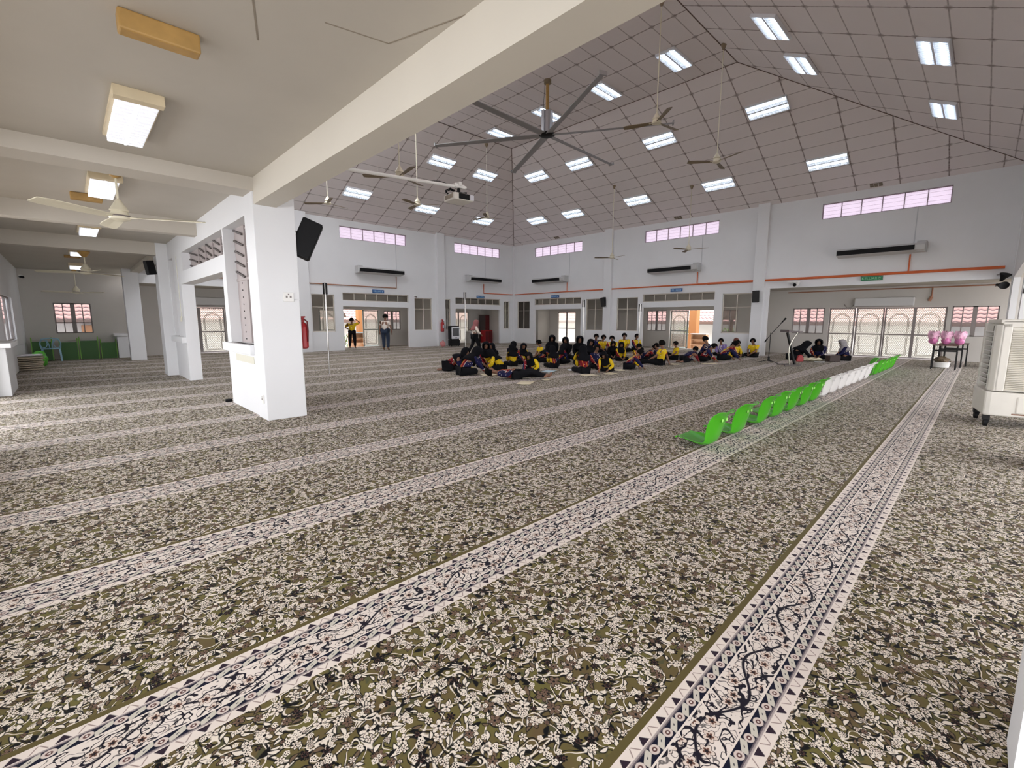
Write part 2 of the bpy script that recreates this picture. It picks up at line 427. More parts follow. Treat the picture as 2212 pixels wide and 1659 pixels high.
struct(wallgrid('y', YA, YA+.14, 1.84, XB, 0, HCE, holesA).build('wall_left', WALL, normals=False))
struct(wallgrid('y', YC-.14, YC, 2.0, XB, 0, HCE, [(2.6, 6.6, -1, 2.69), (7.1, 13.4, -1, 2.69), (13.9, 19.9, -1, 2.69)]).build('wall_near_right', WALL, normals=False))
holesD = [(7.45, 8.80, 1.06, 2.90), (9.03, 12.93, -1, 2.23), (8.87, 12.58, 2.50, 2.90), (13.80, 14.40, 1.03, 2.90), (14.95, 20.80, -1, 3.02), (-.2, 7.08, -1, 2.97)]
struct(wallgrid('x', 1.95, 2.20, -.6, YA, 0, HCE, holesD).build('wall_near_left', WALL, normals=False))
def pier(n, x0, x1, y0, y1, z1, m=WALL): return struct(MB().box(x0, x1, y0, y1, 0, z1).build(n, m, bevel=.008))
pier('trim_1', XB-.16, XB+.02, 13.50, 13.95, HCE+.06); pier('trim_2', XB-.16, XB+.02, 6.29, 6.72, HCE+.06)
pier('trim_3', 14.41, 14.90, YA-.16, YA+.02, HCE+.06); pier('trim_4', 7.22, 7.70, YA-.16, YA+.02, HCE+.06)
pier('trim_5', XB-.12, XB+.05, YA-.12, YA+.05, HCE); pier('trim_6', XB-.2, XB+.05, YC-.1, YC+.03, HCE)
p1 = pier('trim_7', 1.92, 2.46, 6.98, 7.40, 3.30); pier('trim_8', 1.72, 2.40, 14.44, 14.95, 3.30); pier('trim_9', 1.47, 1.90, 20.55, 20.95, 3.2)
# ledges of the screen wall between the aisle and the hall
struct(MB().box(1.86, 2.02, 7.40, 9.03, .92, 1.06).build('trim_10', WALL, bevel=.01)); struct(MB().box(1.86, 2.02, 12.95, 14.45, .88, 1.02).build('trim_11', WALL, bevel=.01))
# big beam over the columns (aisle side), cross beams of the aisle
struct(MB().box(1.94, 2.22, -5, 6.99, 2.965, 3.34).build('trim_12', CREAM))
struct(MB().box(-1.2, 2.0, 6.95, 7.38, 3.13, 3.34).build('trim_13', CREAM2)); struct(MB().box(-1.2, 1.96, 10.75, 11.0, 3.03, 3.34).build('trim_14', CREAM2, bevel=.006))
struct(MB().box(-1.2, 1.96, 14.45, 14.75, 3.0, 3.34).build('trim_15', CREAM2, bevel=.006)); struct(MB().box(1.70, 1.96, 14.9, 20.8, 3.02, 3.34).build('trim_16', CREAM))
# aisle ceiling, with joint cracks as thin grooves
mb = MB().box(-1.3, 1.96, -5, 14.6, 3.30, 3.36).box(-1.3, 1.96, 14.6, 23.2, 3.13, 3.19).box(1.9, 23, -3.6, -.5, 2.95, 3.0).box(-3, -1.3, -5, 14.6, 3.30, 3.36)
struct(mb.build('ceiling_aisle', CEILP))
mb = MB()
for p, q in (((-.62, 3.2), (-.62, 6.9)), ((-.62, 7.5), (-.62, 9.6)), ((1.35, 3.1), (1.75, 3.02)), ((1.75, 3.02), (1.95, 2.4)), ((.9, 3.0), (1.1, 3.6)), ((-.3, 11.1), (-.3, 11.9)), ((-1.1, 7.42), (-.62, 7.42)), ((.75, 11.6), (.75, 12.7)), ((.75, 12.7), (1.6, 12.75)), ((1.6, 12.75), (1.6, 12.2))):
    mb.bar((*p, 3.2995), (*q, 3.2995), .010, .004)
struct(mb.build('trim_17', mat('ceiling_joint_crack', (.28, .24, .19), .9)))
# corridor ceilings outside the hall walls
struct(MB().box(XB+.1, 23.5, -3.2, 24.0, 2.72, 2.78).box(1.95, XB+.1, YA+.12, 24.0, 2.72, 2.78).build('ceiling_corridor', CEILP))
# hall ceiling: four slopes and a flat top
cx0, cx1, cy0, cy1 = XD+DD, XB-DD, YC+DD, YA-DD
mb = MB()
P = dict(a=(XD, YC, HCE), b=(XB, YC, HCE), c=(XB, YA, HCE), d=(XD, YA, HCE), e=(cx0, cy0, HFL), f=(cx1, cy0, HFL), g=(cx1, cy1, HFL), h=(cx0, cy1, HFL))
for i, q in enumerate(('bcgf', 'cdhg', 'abfe', 'dahe', 'efgh')): mb.add([P[k] for k in q], [(0, 1, 2, 3)], 0)
L = sqrt(1+KS*KS)
def cuv(co, p):
    i = p.index; x, y, z = co
    if i == 0: return ((y-.085)/1.17, (x-18.94)*L/.585)
    if i == 1: return ((x-11.0)/1.17, (y-19.0)*L/.585)
    if i == 2: return ((x-12.09)/1.178, (y-.42)*L/.583)
    if i == 3: return ((y-.085)/1.17, (x-3.4)*L/.585)
    return ((x-11.1)/1.152, (y-5.92)/.585)
struct(mb.build('ceiling', TILEC, uvf=cuv, normals=False))
# dark hip seams
mb = MB()
for a, b_ in (('b', 'f'), ('c', 'g'), ('f', 'g'), ('g', 'h'), ('e', 'f')):
    mb.bar(Vector(P[a])-Vector((0, 0, .01)), Vector(P[b_])-Vector((0, 0, .01)), .022, .008)
struct(mb.build('trim_18', mat('hip_seam', (.19, .13, .11), .9)))

# ------------------------------------------------------------------ outer walls with their windows and doors
XO, YO = 22.7, 23.1
hOB = [(17.75, 19.2, -1, 1.93), (11.73, 12.86, .86, 1.93), (9.13, 11.54, -1, 1.92), (8.16, 8.88, .86, 1.93), (.98, 4.54, -1, 1.935), (4.70, 5.86, .88, 1.94), (-.30, .86, .88, 1.94)]
hOA = [(9.0, 12.26, -1, 1.94), (12.55, 13.57, .87, 1.91), (15.21, 16.1, .84, 1.90), (16.9, 18.5, -1, 1.93), (3.05, 4.95, -1, 1.935), (5.9, 7.0, .88, 1.92), (-.33, .66, .92, 2.0)]
struct(wallgrid('x', XO, XO+.14, -3.2, YO+.14, -.6, 2.78, hOB).build('wall_right_outer', WALLW, normals=False))
struct(wallgrid('y', YO, YO+.14, -1.3, XO, -.6, 3.3, hOA).build('wall_left_outer', WALLW, normals=False))
struct(wallgrid('x', -1.25, -1.1, -9, YO, 0, 3.36, [(16.0, 19.45, .85, 2.04), (7.6, 12.4, -1, 2.8), (.2, 6.9, .6, 2.8), (-8, -.5, -1, 2.6)]).build('wall_aisle', WALL, normals=False))  # window-height opening beside the camera is unseen, added to spread daylight
struct(MB().box(-1.1, -.88, 12.6, 13.98, 0, .90).box(-1.1, -.80, 12.5, 14.05, .90, .99).build('trim_19', WALL, bevel=.008))
struct(MB().box(1.25, 1.60, 22.3, 23.1, 0, .80).box(1.18, 1.62, 22.25, 23.1, .80, .90).build('trim_20', WALL, bevel=.008))
struct(MB().box(21.6, XO, 19.9, 20.1, 0, 2.75).box(20.4, 21.1, -.75, -.55, 0, 2.75).build('wall_corridor', WALLW))
struct(MB().box(19.55, 19.7, YA+.14, YO, 0, 2.75).box(14.3, 14.45, YA+.14, YO, 0, 2.75).build('wall_corridor_left', WALLW))

WN = [0]
def window(axis, c, u0, u1, z0, z1, cols, rows=(), m=ALU, glass=DIMGLASS,  fw=.035, dep=.05, mid=None, shutter=True):
    """frame + one pane part; axis 'x': in plane x=c"""
    WN[0] += 1
    f = MB(); g = MB()
    def bx(mb, a, b, c_, d, t=dep):
        (mb.box(c-t/2, c+t/2, a, b, c_, d) if axis == 'x' else mb.box(a, b, c-t/2, c+t/2, c_, d))
    bx(f, u0, u1, z0, z0+fw); bx(f, u0, u1, z1-fw, z1); bx(f, u0, u0+fw, z0, z1); bx(f, u1-fw, u1, z0, z1)
    for t in cols: w = fw*.8; bx(f, u0+(u1-u0)*t-w/2, u0+(u1-u0)*t+w/2, z0, z1)
    for t in (mid or ()): bx(f, u0+(u1-u0)*t-.06, u0+(u1-u0)*t+.06, z0, z1)
    for t in rows: bx(f, u0, u1, z0+(z1-z0)*t-fw*.3, z0+(z1-z0)*t+fw*.3)
    o = struct(f.build('window_%d' % WN[0], m))
    bx(g, u0+fw, u1-fw, z0+fw, z1-fw, .006)
    g.build('pane', glass, o)
    return o
# hall side windows and transoms
for h in holesB:
    if h[2:] == WINZ: window('x', XB+.08, *h, (.52,), (.66,), glass=CLEARIN, m=MULL)
    if h[2:] == TR: window('x', XB+.08, *h, [i/6 for i in range(1, 6)], glass=CLEARIN, m=MULL)
for h in holesA:
    if h[2:] == WINZ: window('y', YA+.08, *h, (.52,), (.66,), glass=CLEARIN, m=MULL)
    if h[2:] == TR: window('y', YA+.08, *h, [i/6 for i in range(1, 6)], glass=CLEARIN, m=MULL)
def clerestory(axis, c, u0, u1, z0, z1):
    o = window(axis, c, u0, u1, z0, z1, [i/6 for i in range(1, 6)], (), m=mat('clerestory_frame', (.36, .28, .33), .5), glass=FROST, fw=.028)
    g = MB()                                        # the louver blades' overlaps
    for k in range(1, 4):
        z = z0+(z1-z0)*k/4
        (g.obox((c-.02, (u0+u1)/2, z), (.010, 0, .004), (0, (u1-u0)/2-.02, 0), (0, 0, .0015)) if axis == 'x' else g.obox(((u0+u1)/2, c-.02, z), (0, .010, .004), ((u1-u0)/2-.02, 0, 0), (0, 0, .0015)))
    g.build('louver_blades', mat('louver_edge', (.85, .76, .84), .4), o)
for h in holesB:
    if h[2:] == CLZ: clerestory('x', XB+.07, *h)
for h in holesA:
    if h[2:] == CLZ: clerestory('y', YA+.07, *h)
# outer windows
for h in hOB:
    if h[2] > .5 and h[0] != 8.16: window('x', XO+.05, *h, (.24, .76), (), mid=(.5,))
for h in hOA:
    if h[2] > .5 and h[0] != 15.21: window('y', YO+.05, *h, (.24, .76), (.36,) if h[0] < 0 else (), mid=(.5,))
window('x', XO+.05, 8.16, 8.88, .86, 1.93, (.5,)); window('y', YO+.05, 15.21, 16.1, .84, 1.90, (.5,))
window('x', -1.18, 16.0, 19.45, .85, 2.04, (.33, .66))

# screen-wall louver windows (metal blade carriers with clips, no blades)
def carrier_window(u0, u1, z0, z1, zsplit, strips, nrow):
    WN[0] += 1
    x = 2.13; f = MB(); c = MB(); h_ = MB()
    if zsplit: f.box(x-.03, x+.03, u0, u1, zsplit-.02, zsplit+.02)
    for (a, b) in strips:
        f.box(x-.018, x+.018, u0+(u1-u0)*a, u0+(u1-u0)*b, z0, z1)
        zc0 = zsplit or z0
        for k in range(nrow):
            zz = zc0+(z1-zc0)*(k+.5)/nrow; um = u0+(u1-u0)*(a+b)/2; w = (u1-u0)*(b-a)*.42
            c.obox((x-.035, um, zz), (.012, 0, 0), (0, w, .06), (0, -.010, .012))
        if zsplit:
            n = 9
            for k in range(n):
                zz = z0+(zsplit-z0)*(k+.5)/n; um = u0+(u1-u0)*(a+b)/2
                h_.lathe([(.011, -.004), (.011, .004)], (0, 0, 0), 10)
                nv = 20; vs = h_.v[-nv:]; h_.v[-nv:] = [(x-.022+v[2], um+v[0], zz+v[1]) for v in vs]
    for t in (.3, .62, .94):
        zz = (zsplit or z0)+(z1-(zsplit or z0))*t; f.box(x-.006, x+.006, u0, u1, zz-.008, zz+.008)
    o = struct(f.build('window_%d' % WN[0], mat('blade_carrier_grey', (.40, .35, .34), .5, vary=.08)))
    c.build('blade_clips', mat('clip_dark', (.10, .085, .08), .6), o)
    if zsplit: h_.build('rivet_holes', BLACK, o)
carrier_window(7.45, 8.80, 1.06, 2.90, 2.08, ((.0, .16), (.58, 1.0)), 5)
carrier_window(13.80, 14.40, 1.03, 2.90, 2.0, ((.2, .9),), 5)
carrier_window(8.87, 12.58, 2.50, 2.90, None, ((0.0, .03), (.06, .19), (.23, .37), (.41, .54), (.58, .72), (.76, 1.0)), 3)

# ------------------------------------------------------------------ patterned doors
def door_meshes():
    w, h = .86, 1.93
    f = MB().box(0, .05, -.02, .02, 0, h).box(w-.05, w, -.02, .02, 0, h).box(0, w, -.02, .02, 0, .06).box(0, w, -.02, .02, h-.05, h).box(0, w, -.025, .025, .88, .925)
    l = MB(); t = .009
    def seg(p, q, ww=t): l.bar((p[0], -.012, p[1]), (q[0], -.012, q[1]), .012, ww, up=(0, 1, 0) if False else (0, 0, 1)) if abs(q[0]-p[0]) > 1e-6 else l.box(p[0]-ww/2, p[0]+ww/2, -.018, -.006, min(p[1], q[1]), max(p[1], q[1]))
    def clipseg(x0, z0, x1, z1, bx):
        # clip to rect bx
        d = [x1-x0, z1-z0]; t0, t1 = 0, 1
        for a, lo, hi, dd in ((x0, bx[0], bx[1], d[0]), (z0, bx[2], bx[3], d[1])):
            if abs(dd) < 1e-9: continue
            p, q = (lo-a)/dd, (hi-a)/dd; p, q = min(p, q), max(p, q); t0, t1 = max(t0, p), min(t1, q)
        if t1-t0 > .01: seg((x0+d[0]*t0, z0+d[1]*t0), (x0+d[0]*t1, z0+d[1]*t1))
    for bx in ((.05, w-.05, .925, h-.05), (.05, w-.05, .06, .88)):
        for k in range(-30, 40):
            s_ = .062*k
            clipseg(s_-1, bx[2]-1.7+.0, s_+1, bx[2]+1.7, bx); clipseg(s_-1, bx[2]+1.7, s_+1, bx[2]-1.7, bx)
    for off in (0, .035):                              # twin arch ribs
        x0, x1 = .14+off, w-.14-off; zt = 1.72-off*1.3; zs = 1.36; pts = [(x0, .96), (x0, zs)]
        for k in range(1, 9):
            a = k/8; pts.append((x0+(w/2-x0)*(1-cos(a*pi/2)) , zs+(zt-zs)*(sin(a*pi/2)*.8+a*.2)))
        pts2 = [(w-p[0], p[1]) for p in reversed(pts)]
        al = pts+pts2[1:]
        for p, q in zip(al, al[1:]): l.tube([(p[0], -.015, p[1]), (q[0], -.015, q[1])], .011, 5)
        for p, q in (((x0, .12+off), (x0, .83-off)), ((x1, .12+off), (x1, .83-off)), ((x0, .12+off), (x1, .12+off))): l.tube([(p[0], -.015, p[1]), (q[0], -.015, q[1])], .011, 5)
    g = MB().box(.04, w-.04, .004, .010, .05, h-.04)
    F = f.build('door_frame_proto', ALU); Lt = l.build('p1', mat('cream_lattice', (.46, .42, .36), .5)); G = g.build('p2', DOORGL)
    ms = (F.data, Lt.data, G.data)
    for o in (F, Lt, G): bpy.data.objects.remove(o)
    return ms
DM = door_meshes(); DN = [0]
def leaf(loc, rz, w, plain=False, fm=None):
    DN[0] += 1
    o = bpy.data.objects.new('door_%d' % DN[0], DM[0]); COL.objects.link(o); struct(o); o.location = loc; o.rotation_euler = (0, 0, rz); o.scale = (w/.86, 1, 1)
    if fm:
        o.material_slots[0].link = 'OBJECT'; o.material_slots[0].material = fm
    g = bpy.data.objects.new('glass', DM[2]); COL.objects.link(g); g.parent = o
    if not plain:
        l = bpy.data.objects.new('lattice', DM[1]); COL.objects.link(l); l.parent = o
    return o
GRNF = mat('door_frame_greygreen', (.30, .33, .30), .45)
for y0 in (4.53, 3.62, 2.73, 1.86): leaf((XO+.05, y0, 0), -pi/2, .88)
leaf((XO+.05, 11.50, -.02), -pi/2, .95, fm=GRNF)
leaf((XO+.05, 19.2, 0), -pi/2, .72, plain=True); leaf((XO+.05, 18.47, 0), -pi/2, .72, plain=True)
leaf((9.02, YO+.05, 0), 0, .92, fm=GRNF); leaf((11.32, YO+.05, 0), 0, .92, fm=GRNF)
leaf((16.92, YO+.05, 0), 0, .79); leaf((17.71, YO+.05, 0), 0, .79)
leaf((3.06, YO+.05, 0), 0, .94); leaf((4.0, YO+.05, 0), 0, .94)

# ------------------------------------------------------------------ ceiling lights
def light_proto():
    w, l, d = .54, 1.13, .055
    t = MB().box(-l/2, l/2, -w/2, w/2, 0, .01)
    for s in (-1, 1): t.box(-l/2, l/2, s*w/2-.008, s*w/2+.008, -d, .01); t.box(s*l/2-.008, s*l/2+.008, -w/2, w/2, -d, .01)
    for s in (-.5, .5):                               # curved reflectors around each tube
        t.grid([[(x, s*w/2+yy, zz) for x in (-l/2, l/2)] for yy, zz in ((-w/4+.01, -d), (-w/6, -.022), (0, -.004), (w/6, -.022), (w/4-.01, -d))])
    tb = MB().tube([(-l/2+.03, 0, -.027), (l/2-.03, 0, -.027)], .016, 8)
    f = MB()
    for k in range(13): x = -l/2+l*(k+.5)/13; f.box(x-.0025, x+.0025, -w/2, -.02, -d, -d+.022); f.box(x-.0025, x+.0025, .02, w/2, -d, -d+.022)
    f.box(-l/2, l/2, -.02, .02, -d-.002, -d+.02)
    return t, tb, f
_t, _tb, _f = light_proto()
LP = thing('ceiling_light', '', 'light')
_t.build('reflector_tray', TRAY, LP)
for s in (-1, 1): o = _tb.build('fluorescent_tube', TUBE, LP, smooth=True); o.location = (0, s*.135, 0)
_f.build('louver_fins', FIN, LP)
def place_light(proto, loc, n, lx, label, first=[True]):
    if first[0]: o = proto; first[0] = False; o['label'] = label
    else: o = dup(proto, label)
    o['group'] = 'louvered twin-tube lights in the hall ceiling'
    z = -Vector(n).normalized(); x = Vector(lx).normalized(); y = z.cross(x)
    M = Matrix((x, y, z)).transposed().to_4x4(); M.translation = Vector(loc)+Vector(n).normalized()*.012
    o.matrix_world = M; return o
def zB(x): return HCE+KS*(XB-x)
nB, nA, nC, nF = (-KS, 0, -1), (0, -KS, -1), (0, KS, -1), (0, 0, -1)
FIRSTL = [True]
for x, y, lab in ((15.93, 5.28, 'big ceiling light above the wall between the two rightmost clerestory windows, upper row'), (15.93, 8.82, 'ceiling light beneath the tip of the right hanging fan, upper row of the right slope'),
                  (15.88, 12.38, 'ceiling light under the lower right blade of the giant fan'), (15.86, 14.77, 'ceiling light just right of the corner seam, upper of two'),
                  (18.6, 4.18, 'wide ceiling light above the rightmost clerestory window'), (18.6, 7.72, 'ceiling light low on the right slope, left of the wide rightmost one'),
                  (18.54, 11.21, 'ceiling light low on the right slope above the pier between two clerestories'), (18.54, 14.79, 'second ceiling light right of the corner seam, lowest row'),
                  (18.5, 17.16, 'ceiling light nearest the corner seam on its right, lowest row')):
    place_light(LP, (x, y, zB(x)), nB, (0, 1, 0), lab, FIRSTL)
for x, y, lab in ((11.81, 3.95, 'largest ceiling light at the top edge of the picture, on the near slope'), (13.91, 3.87, 'ceiling light below the largest one, on the near slope'),
                  (12.66, 1.21, 'squarish ceiling light at the upper right, higher of the two'), (16.21, 1.24, 'squarish ceiling light at the far right, lower of the two')):
    place_light(LP, (x, y, HCE+KS*(y-YC)), nC, (1, 0, 0), lab, FIRSTL)
for x, y, lab in ((12.81, 6.76, 'ceiling light on the flat top beside the rod of the right hanging fan'), (12.9, 9.11, 'ceiling light on the flat top at the upper right blade tip of the giant fan'),
                  (12.83, 11.46, 'ceiling light directly behind the giant fan motor'), (12.84, 13.87, 'ceiling light behind the left blade of the giant fan')):
    place_light(LP, (x, y, HFL), nF, (1, 0, 0), lab, FIRSTL)
for x, y, lab in ((11.73, 16.3, 'ceiling light above the projector on the left slope'), (14.1, 16.34, 'ceiling light crossed by a thin fan rod, left of the corner seam'),
                  (9.28, 18.96, 'leftmost ceiling light of the hall, above the first left clerestory'), (12.8, 19.06, 'ceiling light left of the projector base, lowest row of the left slope'),
                  (16.34, 19.11, 'ceiling light partly hidden by a fan, nearest the corner seam on its left')):
    place_light(LP, (x, y, HCE+KS*(YA-y)), nA, (1, 0, 0), lab, FIRSTL)

# aisle lights: surface boxes with bright louvered diffusers
def aisle_light(x, y0, y1, w, z, label, fins=True):
    t = thing('aisle_ceiling_light', label, 'light', ((x), (y0+y1)/2, z), group='surface box lights of the side aisle')
    l = y1-y0; h = .085
    MB().box(-w/2-.03, w/2+.03, -l/2-.03, l/2+.02, -h*.35, 0).box(-w/2-.03, w/2+.03, -l/2-.10, -l/2, -h, 0).build('housing', BEIGEBOX, t, bevel=.004)
    MB().box(-w/2, w/2, -l/2, l/2, -h, -h*.3).build('diffuser', DIFF, t, bevel=.006)
    f = MB(); n = 14
    for k in range(n):
        y = -l/2+l*(k+.5)/n
        f.box(-w/2+.01, -.015, y-.004, y+.004, -h-.004, -h); f.box(.015, w/2-.01, y-.004, y+.004, -h-.004, -h)
    f.box(-.010, .010, -l/2, l/2, -h-.003, -h)
    f.build('louver', mat('louver_white', (.85, .86, .92), .4, emit=(.85, .9, 1), es=1.4), t)
    return t
aisle_light(.60, 5.12, 6.35, .28, 3.30, 'bright louvered box light with a yellowed end, nearest on the aisle ceiling')
aisle_light(.53, 8.15, 9.35, .28, 3.30, 'louvered box light behind the nearest aisle fan')
aisle_light(.49, 12.55, 13.75, .28, 3.30, 'box light between the two aisle cross beams')
aisle_light(.34, 15.6, 16.6, .27, 3.13, 'box light behind the cone of the second aisle fan')
aisle_light(.34, 19.6, 21.0, .27, 3.13, 'box light deep in the aisle beside the second fan cone')
for x, y, z, w, l, h, lab in ((.60, 3.86, 3.30, .42, .11, .12, 'brown wooden block on the aisle ceiling at the top edge'), (.38, 9.62, 3.30, .36, .14, .10, 'yellow-brown block behind the nearest aisle fan'),
                     (.25, 17.3, 3.13, .32, .12, .07, 'small brown block deep on the aisle ceiling')):
    tag(MB().box(x-w/2, x+w/2, y-l/2, y+l/2, z-h, z).build('ceiling_block', TAN, bevel=.012), lab, 'block', 'brown blocks on the aisle ceiling')

# ------------------------------------------------------------------ ceiling fans
def blade_mb(r0, r1, w0, w1, tilt=.22, th=.008, n=8):
    P1 = []
    for i in range(n+1):
        t = i/n; r = r0+(r1-r0)*t; w = (w0+(w1-w0)*min(1, t*1.6))*(1 if t < .93 else .8)
        P1.append([(r, -w/2, -w/2*tilt), (r, 0, .008*sin(pi*t)), (r, w/2, w/2*tilt)])
    m = MB()
    up = [[(a, b, c+th/2) for a, b, c in row] for row in P1]; dn = [[(a, b, c-th/2) for a, b, c in row] for row in P1]
    loop = [u+d[::-1] for u, d in zip(up, dn)]
    m.grid(loop, closed=True); m.add(loop[0], [tuple(range(6))]); m.add(loop[-1], [tuple(range(6))])
    return m
BL_M = blade_mb(.10, .72, .09, .135).build('x', BROWNP).data; bpy.data.objects.remove(bpy.data.objects['x'])
BL_C = blade_mb(.12, .90, .12, .17).build('x', CREAMP).data; bpy.data.objects.remove(bpy.data.objects['x'])
def fan(loc, ztop, label, a0, kind='hall', R_=1.0):
    x, y, z = loc
    t = thing('ceiling_fan', label, 'fan', (x, y, z), group='three-blade ceiling fans in the hall' if kind == 'hall' else 'cream ceiling fans in the side aisle')
    c = CREAMP
    hgt = ztop-z
    MB().lathe([(.012, .06), (.075, .05), (.095, .0), (.11, -.03), (.10, -.055), (.05, -.075), (.01, -.08)], n=20).build('motor', c, t, smooth=True)
    MB().lathe([(.014, .19), (.03, .17), (.10, .05), (.09, .04)], n=16).build('rod_cover', c, t, smooth=True)
    MB().tube([(0, 0, .1), (0, 0, hgt-.05)], .012, 8).build('rod', c, t, smooth=True)
    q_ = 1 if kind == 'hall' else 1.7
    MB().lathe([(.065*q_, hgt), (.07*q_, hgt-.03), (.03*q_, hgt-.13), (.015, hgt-.15)], n=16).build('canopy', BROWNP if kind == 'hall' else TAN, t, smooth=True)
    if kind != 'hall': MB().lathe([(.106, -.01), (.112, -.02), (.108, -.032)], n=20).build('motor_band', ALUD, t, smooth=True)
    for k in range(3):
        b = bpy.data.objects.new('blade', BL_M if kind == 'hall' else BL_C); COL.objects.link(b); b.parent = t
        b.rotation_euler = (0, 0, R(a0+120*k)); b.location = (0, 0, -.03)
        if R_ != 1: b.scale = (R_, 1, 1)
        a = MB().box(.07, .16, -.02, .02, -.006, .004).build('blade_arm', c, b)
    return t
def zroof(x, y): return min(HFL, HCE+KS*min(XB-x, YA-y, x-XD, y-YC))
for (x, y, z), a, lab in (((13.0, 5.49, 5.71), 10, 'brown ceiling fan on a long rod right of the giant fan, lower one'), ((12.97, 14.9, 5.69), -20, 'ceiling fan hanging in front of the light beside the corner seam'),
                 ((10.36, 5.84, 6.05), -10, 'ceiling fan whose rod leaves the top edge of the picture'), ((17.47, 11.72, 4.18), 15, 'ceiling fan low in front of the pier between two clerestories'),
                 ((18.41, 8.7, 4.31), 40, 'ceiling fan in front of the second clerestory from the right'), ((5.38, 9.01, 4.49), 20, 'large brown-bladed fan behind the projector pole'),
                 ((8.86, 13.74, 5.31), 80, 'ceiling fan on a long rod left of the projector'), ((6.42, 15.22, 5.19), 15, 'leftmost ceiling fan of the hall beside the big beam')):
    fan((x, y, z), zroof(x, y), lab, a, R_=1.06)
fan((.59, 7.62, 2.72), 3.30, 'nearest cream ceiling fan in the side aisle', 95, 'aisle', 1.0)
fan((.42, 14.9, 2.55), 3.02, 'second cream aisle fan, cone shaped, below the far cross beam', 40, 'aisle')
fan((.30, 21.2, 2.34), 3.13, 'farthest small aisle fan above the green desks', 80, 'aisle', .95)
# giant six-blade fan
gx, gy, gz = 11.14, 9.97, 7.11
t = thing('giant_ceiling_fan', 'giant six-blade grey fan hanging under the flat ceiling', 'fan', (gx, gy, gz))
MB().lathe([(.17, .62), (.17, .02), (.12, 0)], n=24).box(-.21, -.17, -.05, .05, .0, .62).box(.17, .21, -.05, .05, .0, .62).build('motor', mat('brushed_grey_metal', (.55, .56, .60), .28, metal=.8), t, smooth=True)
MB().lathe([(.22, .0), (.24, -.06), (.14, -.10), (.06, -.11)], n=24).build('hub', BLACKM, t, smooth=True)
MB().tube([(0, 0, .62), (0, 0, HFL-gz-.1)], .05, 10).build('down_rod', TAN, t, smooth=True)
MB().lathe([(.11, HFL-gz), (.11, HFL-gz-.1), (.05, HFL-gz-.12)], n=14).build('ceiling_mount', BROWNP, t)
MB().tube([(-.1, .08, .6), (-.05, .06, HFL-gz-.03)], .006, 6).build('power_cable', BLACK, t)
mg = mat('fan_blade_grey', (.30, .29, .29), .5)
for k in range(6):
    m = blade_mb(.15, 3.68, .20, .17, tilt=.18, th=.018, n=10); b = m.build('blade', mg, t); b.rotation_euler = (0, 0, R(2+60*k)); b.location = (0, 0, -.05)
    MB().box(3.66, 3.70, -.10, .10, -.03, .06).build('winglet', mg, b)

# ------------------------------------------------------------------ projector on its pole
t = thing('projector', 'white ceiling projector with black top parts under a pole', 'projector', (4.85, 6.28, 3.42), R(-6))
MB().box(-.19, .19, -.17, .17, -.055, .055).build('body', OFFW, t, bevel=.02)
g = MB()
for k in range(6): g.box(-.197, -.189, -.13+.042*k, -.10+.042*k, -.03, .035)
g.build('side_vents', mat('vent_brown', (.30, .25, .2), .6), t)
MB().box(-.1, .1, -.178, -.165, -.04, .045).build('connector_panel', BLACK, t)
MB().box(.11, .185, -.176, -.168, -.04, .045).build('silver_panel', mat('silver_plate', (.6, .6, .64), .3), t)
MB().box(-.10, .10, -.08, .08, .055, .09).box(-.02, .02, -.02, .02, .09, .165).bar((-.15, .1, .06), (.12, -.06, .10), .03, .02).build('mount_bracket', BLACKM, t)
MB().tube([(-.12, .12, .06), (-.19, .10, .12), (-.13, .05, .155), (-.05, .03, .12)], .012, 6).tube([(-.1, .1, .06), (-.17, .14, .11), (-.1, .1, .15), (.0, .03, .1)], .01, 6).build('cables', BLACK, t, smooth=True)
t = thing('projector_pole', 'long white horizontal pole carrying the projector', 'pole', (2.2, 6.28, 3.62))
MB().tube([(0, 0, -.20), (2.80, 0, .0)], .024, 12).build('pole', WHITEP, t, smooth=True)
MB().box(2.55, 2.75, -.035, .035, -.03, .03).box(2.62, 2.68, -.05, .05, .0, .06).build('joint', WHITEP, t, bevel=.004)
g = MB()
for x in (.5, 1.2, 2.2): g.tube([(x, 0, -.19+.2*x/2.8), (x, 0, -.11+.2*x/2.8)], .004, 5)
g.build('cable_ties', WHITEP, t)
MB().tube([(2.1, .03, -.02), (2.3, .05, .02), (2.55, .03, .0)], .006, 5).tube([(.0, .03, -.25), (.25, .05, -.33), (.5, .03, -.25)], .009, 6).build('cable', BLACK, t, smooth=True)

# ------------------------------------------------------------------ air curtains on the high walls
def air_curtain(loc, rz, L_, label, handed=1):
    t = thing('air_curtain', label, 'air conditioner', loc, rz, 'long white air units high on the hall walls')     # local: x along the wall, -y out of the wall
    h, d = .25, .50
    prof = [(0, 0), (0, h), (-.12, h+.04), (-d+.06, h), (-d, h-.07), (-d+.03, .03), (-.1, -.03)]
    MB().prism([(a, b) for a, b in prof], (-L_/2, 0, 0), (0, 1, 0), (0, 0, 1), (L_, 0, 0)).build('casing', mat('unit_white', (.56, .56, .55), .45, vary=.04), t, bevel=.008)
    MB().box(-L_/2+.02, L_/2-.25 if handed > 0 else L_/2-.02, -d-.008, -d+.02, .035, h-.06).build('front_grille', BLACK, t)
    MB().box(L_/2-.22, L_/2+.02, -d*.75, -.02, -.02, h+.07).build('end_box', mat('unit_grey', (.5, .5, .5), .5), t, bevel=.01) if handed > 0 else MB().box(-L_/2-.02, -L_/2+.22, -d*.75, -.02, -.02, h+.07).build('end_box', mat('unit_grey', (.5, .5, .5), .5), t, bevel=.01)
    return t
G_AC = 'x'
